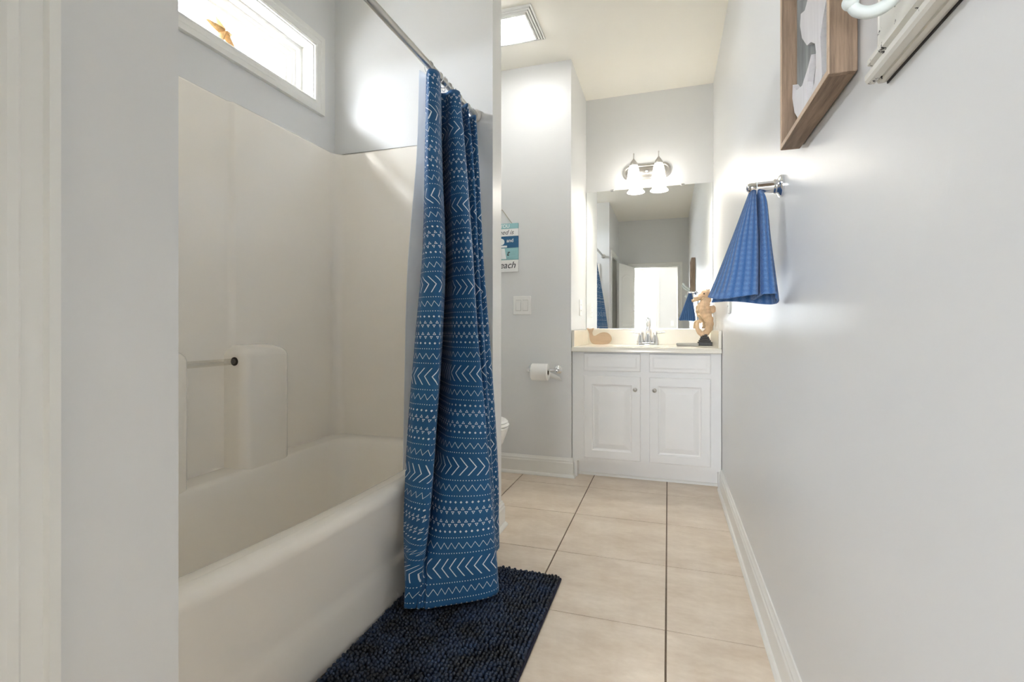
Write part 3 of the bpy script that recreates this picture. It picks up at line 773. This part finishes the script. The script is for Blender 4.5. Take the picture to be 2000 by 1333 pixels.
# vanity lamp
LX, LZ = -.15, 2.118
lamp = thing('vanity_lamp', 'two-light brushed nickel wall lamp with lit white glass shades', 'wall lamp', (LX, YV, LZ))
bm = B()
loft(bm, [[(LX + x, YV - .002 - d, LZ + z) for x, z in rrect(-.172 + g, .172 - g, -.058 + g, .058 - g, .0575 - g, 8)] for g, d in ((0, 0), (0, .01), (.004, .016), (.016, .017), (.020, .013), (.028, .013), (.034, .02), (.04, .022))]); mk('back_plate', bm, NICKEL, lamp, smooth=30)
bm = B(); lathe(bm, [(.009, 0), (.008, .008), (0, .012)], (LX, YV - .023, LZ), 14, '-Y'); mk('screw_cap', bm, CHROME, lamp, smooth=40)
for sx in (-.086, .086):
    X0 = LX + sx; Yc = YV - .128
    bm = B(); pts = cat([(X0, YV - .024, LZ + .005), (X0, YV - .06, LZ + .012), (X0, YV - .098, LZ + .05), (X0, Yc, LZ + .046)], 6); tube(bm, pts, .006, 10); mk('arm', bm, NICKEL, lamp, smooth=60)
    bm = B(); lathe(bm, [(.0, .104), (.0035, .102), (.0045, .096), (.003, .09), (.003, .065), (.007, .058), (.012, .052), (.016, .046), (.022, .036), (.027, .028), (.0285, .02), (.028, .012), (.02, .012)], (X0, Yc, LZ), 20, cap0=False); mk('socket_cup', bm, NICKEL, lamp, smooth=45)
    bm = B(); lathe(bm, [(.027, .014), (.036, -.012), (.041, -.045), (.045, -.075), (.053, -.098), (.067, -.113), (.065, -.1145), (.050, -.100), (.040, -.074), (.036, -.04), (.026, .008)], (X0, Yc, LZ), 28, cap0=False, cap1=False); tag(mk('glass_shade', bm, SHADE, lamp, smooth=60), 'glowing frosted white glass bell shade')
    pl = bpy.data.lights.new('vanity_bulb', 'POINT'); pl.energy = 1.4; pl.color = (1, .95, .88); pl.shadow_soft_size = .03
    po = bpy.data.objects.new('vanity_bulb', pl); po.location = (X0, Yc, LZ - .085); C.objects.link(po)

# ceiling fan light
fan = thing('ceiling_fan_light', 'square white louvred ceiling exhaust fan with lit lens', 'fan light', (-.85, 2.69, ZC))
FX0, FX1, FY0, FY1 = -1.03, -.70, 2.525, 2.855
def ring(bm, x0, x1, y0, y1, wd, z0, z1, slope=.0):
    rr = lambda g, z: [(x, y, z) for x, y in ((x0 + g, y0 + g), (x1 - g, y0 + g), (x1 - g, y1 - g), (x0 + g, y1 - g))]
    loft(bm, [rr(0, z1), rr(0, z0), rr(wd, z0 - slope), rr(wd, z1 - slope)], False, False)
bm = B(); box(bm, FX0 + .01, FX1 - .01, FY0 + .01, FY1 - .01, ZC - .003, ZC - .0005); mk('backing', bm, FANGAP, fan)
for k in range(4):
    g = k * .0135
    bm = B(); ring(bm, FX0 + g, FX1 - g, FY0 + g, FY1 - g, .0075, ZC - .008 - k * .005, ZC - .001, .004); mk('louvre', bm, PLAST, fan)
bm = B(); g = .058
loft(bm, [[(x, y, z) for x, y in rrect(FX0 + g + q, FX1 - g - q, FY0 + g + q, FY1 - g - q, .02, 5)] for q, z in ((0, ZC - .004), (0, ZC - .03), (.006, ZC - .038), (.02, ZC - .042))]); tag(mk('lens', bm, LENS, fan, smooth=40), 'glowing white plastic lens')

# ------------------------------------------------------------------ toilet
TYc = 2.70
toi = thing('toilet', 'white porcelain toilet behind the partition, only its rim showing', 'toilet', (-1.25, TYc, 0))
def ell(cx, a, b, z, n=28, eg=.0): return [(cx + a * math.cos(2 * PI * k / n) * (1 if math.cos(2 * PI * k / n) > 0 else 1 - eg), TYc + b * math.sin(2 * PI * k / n), z) for k in range(n)]
bm = B(); loft(bm, [ell(-1.19, .20, .10, .0005), ell(-1.19, .20, .10, .03), ell(-1.18, .17, .085, .1), ell(-1.17, .18, .10, .2), ell(-1.15, .235, .15, .3), ell(-1.145, .255, .175, .365), ell(-1.145, .26, .18, .385), ell(-1.145, .25, .17, .392), ell(-1.145, .20, .125, .392), ell(-1.15, .17, .1, .33), ell(-1.17, .08, .05, .25)]); mk('bowl', bm, PORC, toi, smooth=50)
bm = B(); loft(bm, [ell(-1.145, .255, .18, .393), ell(-1.145, .262, .185, .40), ell(-1.145, .255, .18, .412), ell(-1.145, .19, .115, .412), ell(-1.145, .18, .105, .393)], False, False); mk('seat', bm, PLAST, toi, smooth=40)
bm = B(); loft(bm, [ell(-1.145, .250, .178, .4125), ell(-1.145, .255, .182, .418), ell(-1.145, .245, .172, .428), ell(-1.145, .1, .07, .434)]); mk('lid', bm, PLAST, toi, smooth=40)
bm = B(); bbox(bm, -1.622, -1.44, TYc - .21, TYc + .21, .40, .73, .02, 3); box(bm, -1.6, -1.30, TYc - .09, TYc + .09, .25, .401); mk('tank', bm, PORC, toi, smooth=40)
bm = B(); bbox(bm, -1.63, -1.43, TYc - .22, TYc + .22, .73, .765, .012, 3); mk('tank_lid', bm, PORC, toi, smooth=40)
bm = B(); tube(bm, [(-1.438, TYc - .15, .67), (-1.42, TYc - .15, .67), (-1.415, TYc - .12, .665), (-1.415, TYc - .08, .66)], .007, 8); mk('flush_lever', bm, CHROME, toi, smooth=50)

# ------------------------------------------------------------------ toilet wall: paper holder, switch plate, sign
ph = thing('paper_holder', 'chrome two-post toilet paper holder on the grey wall', 'paper holder', (-.77, YT, .695))
PZ, PY = .694, YT - .062
for x in (-.862, -.682):
    bm = B(); lathe(bm, [(.027, 0), (.027, .005), (.022, .010), (.016, .013), (.009, .02), (.008, .048), (.012, .052), (.014, .062), (.011, .072), (0, .075)], (x, YT - .0005, PZ), 20, '-Y'); mk('post', bm, CHROME, ph, smooth=40)
bm = B(); tube(bm, [(-.858, PY, PZ), (-.686, PY, PZ)], .007, 12); mk('spindle', bm, CHROME, ph, smooth=40)
rl = thing('toilet_paper_roll', 'white toilet paper roll on the chrome holder, loose end hanging', 'paper roll', (-.785, PY, PZ))
RX0, RX1, RRr = -.843, -.735, .0545
RZ = PZ - .012
bm = B(); lathe(bm, [(.02, RX0), (RRr - .003, RX0), (RRr, RX0 + .003), (RRr, RX1 - .003), (RRr - .003, RX1), (.02, RX1)], (0, PY - .0, RZ), 36, 'X', False, False); mk('paper', bm, PAPER, rl, smooth=40)
bm = B(); lathe(bm, [(.0195, RX0 + .001), (.0195, RX1 - .001)], (0, PY, RZ), 24, 'X', False, False); mk('core', bm, CARD, rl, smooth=40)
bm = B()
sheet = []
for k in range(12):
    t = k / 11
    sheet.append((t, [(RX1 - .035 + .10 * t, PY + .045 + .008 * math.sin(PI * t), PZ - .010 - .035 * t ** 1.5), (RX1 - .035 + .115 * t, PY + .050, PZ - .045 - .028 * t ** 1.3)]))
loft(bm, [q for _, q in sheet], False, False, closed=False); o = mk('loose_sheet', bm, PAPER, rl, smooth=60); o.modifiers.new('t', 'SOLIDIFY').thickness = .0006

sw = thing('light_switch', 'white double rocker switch plate on the grey toilet wall', 'light switch', (-.928, YT, 1.117))
bm = B(); loft(bm, [[(-.928 + x, YT - d, 1.117 + z) for x, z in rrect(-.062 + g, .062 - g, -.062 + g, .062 - g, .006, 3)] for g, d in ((0, .0005), (0, .004), (.003, .0065))]); mk('plate', bm, PLAST, sw, smooth=30)
for dx in (-.024, .024):
    bm = B(); box(bm, -.928 + dx - .0185, -.928 + dx + .0185, YT - .0072, YT - .006, 1.117 - .036, 1.117 + .036); mk('switch_frame', bm, PLASTD, sw)
    bm = B()
    vs = box(bm, -.928 + dx - .0165, -.928 + dx + .0165, YT - .0085, YT - .006, 1.117 - .034, 1.117 + .034)
    for v_ in bm.verts:
        if v_.co.y < YT - .008 and v_.co.z > 1.117: v_.co.y -= .005
    mk('rocker', bm, PLAST, sw)
def outlet(name, f, label, tall=.058, wide=.037):
    o_ = thing(name, label, 'outlet', f(0, 0, 0))
    bm = B(); loft(bm, [[f(a, b, d) for a, b in rrect(-wide + g, wide - g, -tall + g, tall - g, .005, 3)] for g, d in ((0, .0005), (0, .004), (.003, .0065))]); mk('plate', bm, PLAST, o_, smooth=30)
    for z in (-.02, .02):
        bm = B(); loft(bm, [[f(a, b + z, d) for a, b in rrect(-.016, .016, -.0135, .0135, .006, 3)] for d in (.006, .0075)]); s_ = mk('socket', bm, PLAST, o_)
        bm = B()
        for a in (-.006, .006):
            pts = [f(a - .001, z - .003, .0074), f(a + .001, z + .005, .0079)]
            box(bm, *sorted((pts[0][0], pts[1][0])), *sorted((pts[0][1], pts[1][1])), *sorted((pts[0][2], pts[1][2])))
        mk('slots', bm, DARKHOLE, s_)
outlet('wall_outlet', lambda a, b, d: (XA + d, 3.476 + a, 1.11 + b), 'white outlet plate on the alcove side wall left of the mirror')
outlet('wall_outlet', lambda a, b, d: (XR - d, 2.78 + a, 1.10 + b), 'white outlet plate on the right wall behind the hanging blue towel')

sg = thing('hanging_sign', 'small planked beach sign in teal, white and navy hung from string', 'sign', (-1.07, YT, 1.34))
SX0, SX1 = -1.195, -.952
rows = [(1.633, 1.668, TEALP, 'plank'), (1.582, 1.632, WHITEP, 'plank'), (1.505, 1.581, BLUEP, 'plank'), (1.424, 1.504, TEALP, 'plank'), (1.342, 1.423, WHITEP, 'plank')]
planks = []
for z0, z1, m, nm in rows:
    bm = B(); bbox(bm, SX0, SX1, YT - .012, YT - .001, z0, z1, .0012, 1); planks.append(mk(nm, bm, m, sg))
def text(s_, x, z, size, m, parent, shear=0, align='LEFT', y=YT - .0122, xs=1.0, bold=0):
    cu = bpy.data.curves.new('lettering', 'FONT'); cu.body = s_; cu.size = size; cu.shear = shear; cu.align_x = align; cu.extrude = .0003; cu.offset = bold
    to = bpy.data.objects.new('lettering', cu); C.objects.link(to)
    bpy.context.view_layer.update()
    me = bpy.data.meshes.new_from_object(to); bpy.data.objects.remove(to)
    me.transform(Matrix.Translation((x, y, z)) @ Matrix.Rotation(PI / 2, 4, 'X') @ Matrix.Scale(xs, 4, (1, 0, 0)))
    return link('lettering', me, m, parent)
text('YOU', -1.012, 1.640, .032, INKW, planks[0], align='RIGHT', bold=.0006)
text('need is', -.985, 1.594, .044, INKD, planks[1], shear=.35, align='RIGHT')
text('and', -.985, 1.542, .034, INKW, planks[2], align='RIGHT', bold=.0004)
text('t', -1.018, 1.452, .05, INKD, planks[3], shear=.45, align='RIGHT', bold=.0006)
text('beach', -.972, 1.368, .062, INKD, planks[4], shear=.3, align='RIGHT', bold=.0004)
# white lighthouse motif on the navy and teal planks (left half of the sign)
bm = B(); prism(bm, [(-1.105, 1.43), (-1.035, 1.43), (-1.047, 1.50), (-1.093, 1.50)], lambda a, b, d: (a, YT - d, b), .0121, .0127)
box(bm, -1.098, -1.030, YT - .0127, YT - .0121, 1.507, 1.520); prism(bm, arc(-1.07, 1.545, .022, 0, 2 * PI, 14)[:-1], lambda a, b, d: (a, YT - d, b), .0121, .0127)
mk('white_motif', bm, INKW, sg)
bm = B(); tube(bm, [(-1.175, YT - .006, 1.668), (-1.073, YT - .004, 1.765), (-1.068, YT - .004, 1.765), (-.997, YT - .006, 1.668)], .0022, 6); mk('string', bm, STRING, sg)
bm = B(); lathe(bm, [(.003, 0), (.003, .008), (.005, .009), (.004, .011), (0, .0115)], (-1.0705, YT - .0005, 1.762), 10, '-Y'); mk('nail', bm, NICKEL, sg)

# ------------------------------------------------------------------ things on the vanity top
# wooden whale cut-out
WYy = 3.60
pw = [(1146.5, 641), (1149.5, 640.6), (1153, 643.5), (1155.5, 641.2), (1160, 640.5), (1157, 647), (1156, 652), (1158.5, 656), (1163, 655.3), (1170, 651), (1176, 648.8), (1183, 648.5), (1189.5, 651.5), (1193.5, 656.5), (1194.6, 662), (1192, 668), (1187, 671.2), (1176, 672), (1164, 672), (1157, 670), (1153, 664), (1151.5, 656), (1151.5, 650), (1149, 645.5)]
q = [onY(u_, v_, WYy) for u_, v_ in pw]
zb = min(v_.z for v_ in q)
outl = cat([(v_.x, v_.z - zb + TZ + .0005) for v_ in q], 3, closed=True)
bm = B()
loft(bm, [[(c0.x, WYy + d, c0.y) for c0 in outl] for d in (-.013, .013)])
es = [e for e in bm.edges if abs(e.verts[0].co.y - e.verts[1].co.y) < 1e-6]
bmesh.ops.bevel(bm, geom=es, offset=.003, segments=2, profile=.5, affect='EDGES', clamp_overlap=True)
tag(mk('wooden_whale', bm, WHALEW, smooth=50), 'bleached wooden whale cut-out standing at the left of the vanity top', 'figurine')

# carved seahorse on black base
sea = thing('seahorse_statue', 'carved pale wood seahorse on a stepped black base', 'statue', (.245, 3.56, TZ))
SY = 3.575
P3 = lambda u_, v_, dy=0: onY(u_, v_, SY) + Vector((0, dy, 0))
dz = TZ + .0005 - onY(1378, 671.5, SY).z
def PP(u_, v_, dy=0): return P3(u_, v_, dy) + Vector((-.004, 0, dz))
bc = PP(1377.5, 671.5)
bm = B()
for s_, z0, z1 in ((.045, 0, .026), (.038, .026, .038), (.031, .038, .050), (.026, .050, .062), (.017, .062, .080)):
    bbox(bm, bc.x - s_, bc.x + s_, SY - s_ * .9, SY + s_ * .9, TZ + .0005 + z0, TZ + .0005 + z1, .003, 1)
mk('base', bm, BLACKW, sea)
body = [(1371.5, 627, .009), (1366, 623.5, .011), (1363.2, 631, .013), (1364.5, 641, .015), (1371, 648.5, .018), (1379, 647, .021), (1385, 639, .024), (1387, 628, .026), (1384.5, 618, .031), (1380, 610, .037), (1377, 602, .041), (1376.5, 594, .038), (1380, 587, .030), (1383, 580, .027), (1382, 573, .030), (1378, 570, .028), (1373.5, 572.5, .020), (1370, 575.5, .013), (1364, 578, .0105), (1357.5, 579.2, .0115), (1356.5, 579.4, .008)]
pts = cat([tuple(PP(a, b)) for a, b, r_ in body], 6); rad = [v_.x for v_ in cat([(r_, 0, 0) for _, _, r_ in body], 6)]
for i in range(len(rad)):
    if 20 < i < 84: rad[i] *= 1 + .07 * math.sin(i * 2 * PI / 5)
bm = B(); tube(bm, pts, rad, 14, flat=.85, up=(0, 1, 0)); mk('body', bm, CARVED, sea, smooth=70)
bm = B(); tube(bm, [tuple(PP(a, b)) for a, b in ((1384, 601), (1390, 600.5), (1395, 600.5), (1400, 601))], [.018, .026, .027, .012], 12, flat=.45, up=(0, 1, 0)); mk('dorsal_fin', bm, CARVED, sea, smooth=60)
bm = B(); prism(bm, [(v_.x, v_.z) for v_ in (PP(1375, 571), PP(1374, 566), PP(1378, 564.5), PP(1380, 561.5), PP(1384, 562.5), PP(1387, 559.5), PP(1388, 566), PP(1387.5, 575), PP(1389, 580), PP(1386, 583), PP(1381, 574))], lambda a, b, d: (a, d, b), SY - .009, SY + .009); mk('crest', bm, CARVED, sea)
for s in (-1, 1):
    bm = B(); bmesh.ops.create_icosphere(bm, subdivisions=2, radius=.005, matrix=Matrix.Translation(PP(1376, 570.5) + Vector((0, s * .022, 0)))); mk('eye', bm, BLACKW, sea, smooth=60)

# slim grey tray
bm = B()
loft(bm, [[(x, y, TZ + .0005 + z) for x, y in rrect(.052 + g, .192 - g, 3.44 + g, 3.53 - g, .012, 4)] for g, z in ((.004, 0), (0, .006), (0, .018), (.004, .018), (.008, .006))])
tag(mk('soap_tray', bm, TRAY, smooth=40), 'low slim grey tray in front of the seahorse statue', 'tray')

# ------------------------------------------------------------------ towel post and hand towel on the right wall
TPY, TPZ = 1.535, 1.366
tp = thing('towel_post', 'chrome towel post jutting from the right wall', 'towel holder', (XR, TPY, TPZ))
def lx(prof, c, seg=24):
    bm = B(); lathe(bm, [(r_, -h) for r_, h in prof], c, seg, 'X'); return bm
mk('flange', lx([(.031, .0005), (.031, .006), (.028, .010), (.022, .012), (.019, .016), (.021, .020), (.018, .024)], (XR, TPY, TPZ)), CHROME, tp, smooth=35)
mk('arm', lx([(.0175, .018), (.0165, .035), (.0150, .06), (.0148, .078), (.013, .087), (.008, .092), (0, .094)], (XR, TPY, TPZ)), CHROME, tp, smooth=40)

# towel: pleated bunch flaring downwards, draped over the arm
TL = [  # z, then plan points (x, y) round the fan: left lobe, crease, right lobe, back
 (1.3535, [(.226, 1.556), (.222, 1.540), (.226, 1.524), (.232, 1.522), (.2375, 1.545), (.243, 1.522), (.249, 1.523), (.253, 1.540), (.250, 1.556), (.238, 1.560), (.226, 1.556)]),
 (1.32, [(.216, 1.570), (.211, 1.545), (.217, 1.510), (.232, 1.505), (.2395, 1.556), (.246, 1.508), (.257, 1.508), (.262, 1.535), (.258, 1.566), (.236, 1.575), (.216, 1.570)]),
 (1.22, [(.182, 1.590), (.177, 1.545), (.192, 1.492), (.232, 1.487), (.239, 1.578), (.246, 1.496), (.262, 1.498), (.272, 1.535), (.268, 1.580), (.228, 1.592), (.182, 1.590)]),
 (1.12, [(.149, 1.612), (.142, 1.550), (.174, 1.482), (.230, 1.476), (.2365, 1.588), (.246, 1.492), (.270, 1.494), (.285, 1.535), (.280, 1.596), (.222, 1.612), (.149, 1.612)]),
 (1.056, [(.128, 1.630), (.117, 1.556), (.160, 1.480), (.228, 1.470), (.2345, 1.592), (.246, 1.490), (.276, 1.490), (.293, 1.535), (.288, 1.606), (.220, 1.626), (.128, 1.630)]),
]
keyed = [cat([(x, y, z) for x, y in l], 8) for z, l in TL]
M = len(keyed[0]); acc = [0]
for i in range(1, M): acc.append(acc[-1] + (keyed[3][i].xy - keyed[3][i - 1].xy).length)
cols = [cat([k_[i] for k_ in keyed], 10) for i in range(M)]
nr = len(cols[0]); vv = []; uvs = []
for j in range(nr):
    for i in range(M):
        p_ = cols[i][j].copy(); t = j / (nr - 1)
        p_.z += .006 * math.sin(acc[i] * 30 + 1) * t * t
        if i > M * .62 : p_.z -= .012 * t * t
        g = .0030 * math.sin(acc[i] * 2 * PI / .02) * t
        p_.x += g * .5; p_.y += g
        vv.append(p_); uvs.append((acc[i], p_.z - 1.045))
fs = [(j * M + i, j * M + i + 1, (j + 1) * M + i + 1, (j + 1) * M + i) for j in range(nr - 1) for i in range(M - 1)]
me = bpy.data.meshes.new('towel'); me.from_pydata([tuple(v_) for v_ in vv], [], fs)
ul = me.uv_layers.new(name='UVMap')
for l in me.loops: ul.data[l.index].uv = uvs[l.vertex_index]
towel = thing('hand_towel', 'blue ribbed terry hand towel hanging from the chrome towel post', 'towel', (.238, TPY, 1.05))
tw = link('cloth', me, TERRY, towel, smooth=180)
sol = tw.modifiers.new('thickness', 'SOLIDIFY'); sol.thickness = .006; sol.offset = 0
bm = B(); tube(bm, [(.238, TPY + .0172 * math.cos(a), TPZ - .002 + .0182 * math.sin(a)) for a in [2 * PI * k / 20 for k in range(20)]], .0011, 6, closed=True); mk('hanging_loop', bm, INKW, towel, smooth=60)

# ------------------------------------------------------------------ framed wall art and hook board
art = thing('framed_wall_art', 'weathered wood box frame holding a white wooden seahorse cut-out', 'wall art', (XR, 1.14, 1.40))
AX0, AX1, AY0, AY1, AZ0, AZ1, AT = .2605, XR - .003, .955, 1.333, 1.40, 1.795, .012
for nm, b in (('frame_board', (AX0, AX1, AY0, AY0 + AT, AZ0, AZ1)), ('frame_board', (AX0, AX1, AY1 - AT, AY1, AZ0, AZ1)), ('frame_board', (AX0, AX1, AY0 + AT, AY1 - AT, AZ0, AZ0 + AT)), ('frame_board', (AX0, AX1, AY0 + AT, AY1 - AT, AZ1 - AT, AZ1))):
    bm = B(); bbox(bm, *b, .0012, 1); fb = mk(nm, bm, FRAMEW if b[5] - b[4] > .2 else FRAMEH, art)
for b in ((AX0 - .0012, AX0 + .0005, AY0 + .001, AY0 + AT - .001, AZ0 + .001, AZ1 - .001), (AX0 - .0012, AX0 + .0005, AY1 - AT + .001, AY1 - .001, AZ0 + .001, AZ1 - .001), (AX0 - .0012, AX0 + .0005, AY0 + AT - .001, AY1 - AT + .001, AZ0 + .001, AZ0 + AT - .001)):
    bm = B(); box(bm, *b); mk('frame_edge', bm, FRAMEE, art)
bm = B(); box(bm, .293, .298, AY0 + AT, AY1 - AT, AZ0 + AT, AZ1 - AT); mk('backing_board', bm, BACKG, art)
sh = [(1.075, 1.455), (1.082, 1.503), (1.086, 1.535), (1.070, 1.560), (1.045, 1.585), (1.040, 1.62), (1.052, 1.66), (1.080, 1.69), (1.085, 1.72), (1.07, 1.745), (1.085, 1.765), (1.115, 1.772), (1.14, 1.76), (1.155, 1.735), (1.20, 1.722), (1.24, 1.718), (1.242, 1.703), (1.20, 1.700), (1.16, 1.695), (1.15, 1.675), (1.20, 1.655), (1.234, 1.668), (1.240, 1.645), (1.223, 1.608), (1.183, 1.570), (1.152, 1.560), (1.123, 1.541), (1.116, 1.521), (1.116, 1.491), (1.128, 1.464),
      (1.150, 1.452), (1.185, 1.452), (1.178, 1.49), (1.150, 1.533), (1.176, 1.519), (1.222, 1.503), (1.270, 1.515), (1.308, 1.545), (1.312, 1.515), (1.29, 1.472), (1.255, 1.443), (1.20, 1.424), (1.13, 1.424), (1.092, 1.435)]
bm = B(); prism(bm, sh, lambda a, b, d: (d, a, b), .281, .2925); sq = mk('seahorse_cutout', bm, WHITEW, art)
bm = B(); bmesh.ops.create_icosphere(bm, subdivisions=1, radius=.006, matrix=Matrix.Translation((.281, 1.125, 1.735))); mk('eye', bm, BLACKW, sq)

hb = thing('hook_board', 'distressed white coat hook board mounted on the right wall', 'hook board', (XR, .6, 1.33))
HY0, HY1, HZ0, HZ1 = .30, .846, 1.328, 1.62
bm = B(); k = 0; y = HY0 + .004
while y < HY1 - .005:
    y1 = min(y + .106, HY1 - .002)
    bm = B(); bbox(bm, .2895, XR - .002, y, y1 - .002, HZ0 + .012, HZ1 - .012, .0025, 1); mk('plank', bm, SHABBY, hb); y = y1
for z0, s in ((HZ0, 1), (HZ1, -1)):
    pr = [(XR - .002, .0), (XR - .006, -.001), (XR - .0125, -.001), (XR - .0135, .002), (XR - .0155, .002), (XR - .017, -.001), (.279, 0), (.276, .004), (.276, .012), (.281, .016), (.286, .018), (.286, .024), (.279, .027), (.279, .034), (.284, .038), (.289, .040), (XR - .002, .040)]
    bm = B(); loft(bm, [[(x_, yy, z0 + s * z_) for x_, z_ in pr] for yy in (HY0, HY1)]); mk('rail', bm, SHABBY, hb)
    bm = B(); box(bm, XR - .0018, XR - .0002, HY0 + .001, HY1 - .001, *sorted((z0 - s * .003, z0 + s * .03))); mk('rail_shadow', bm, BLACKW, hb)  # dark strip standing in for the shadow gap between rail and wall
for yk in (.735, .41):
    hk = None
    bm = B(); bbox(bm, .2835, .2898, yk - .013, yk + .013, 1.39, 1.50, .003, 2); hk = mk('hook', bm, HOOKM, hb)
    bm = B(); pts = cat([(.2875, yk, 1.415), (.276, yk, 1.392), (.262, yk, 1.378), (.246, yk, 1.373), (.232, yk, 1.377), (.2255, yk, 1.386)], 6)
    tube(bm, pts, [.0088 - .0018 * i / len(pts) for i in range(len(pts))], 12)
    bmesh.ops.create_icosphere(bm, subdivisions=3, radius=.0098, matrix=Matrix.Translation((.2240, yk, 1.3895)))
    mk('lower_prong', bm, HOOKM, hk, smooth=60)
    bm = B(); pts = cat([(.286, yk, 1.47), (.255, yk, 1.475), (.215, yk, 1.50), (.19, yk, 1.53)], 6)
    tube(bm, pts, .009, 12); bmesh.ops.create_icosphere(bm, subdivisions=3, radius=.0125, matrix=Matrix.Translation((.187, yk, 1.536)))
    mk('upper_prong', bm, HOOKM, hk, smooth=60)

# added bedroom lamp, out of view, sending fill light through the doorway
bl = thing('bedroom_fill_lamp', 'added unseen ceiling lamp in the bedroom, fill light from behind the camera', 'ceiling lamp', (-.2, -2.0, ZC))
bm = B(); lathe(bm, [(.19, -.0005), (.19, -.02), (.17, -.024)], (-.2, -2.0, ZC), 28, cap1=False); mk('rim', bm, NICKEL, bl, smooth=40)
bm = B(); lathe(bm, [(.18, -.012), (.17, -.05), (.12, -.08), (.05, -.092), (0, -.093)], (-.2, -2.0, ZC), 28); mk('bowl', bm, LENSB, bl, smooth=60)
for o in list(C.objects):
    if '_local' in o: del o['_local']
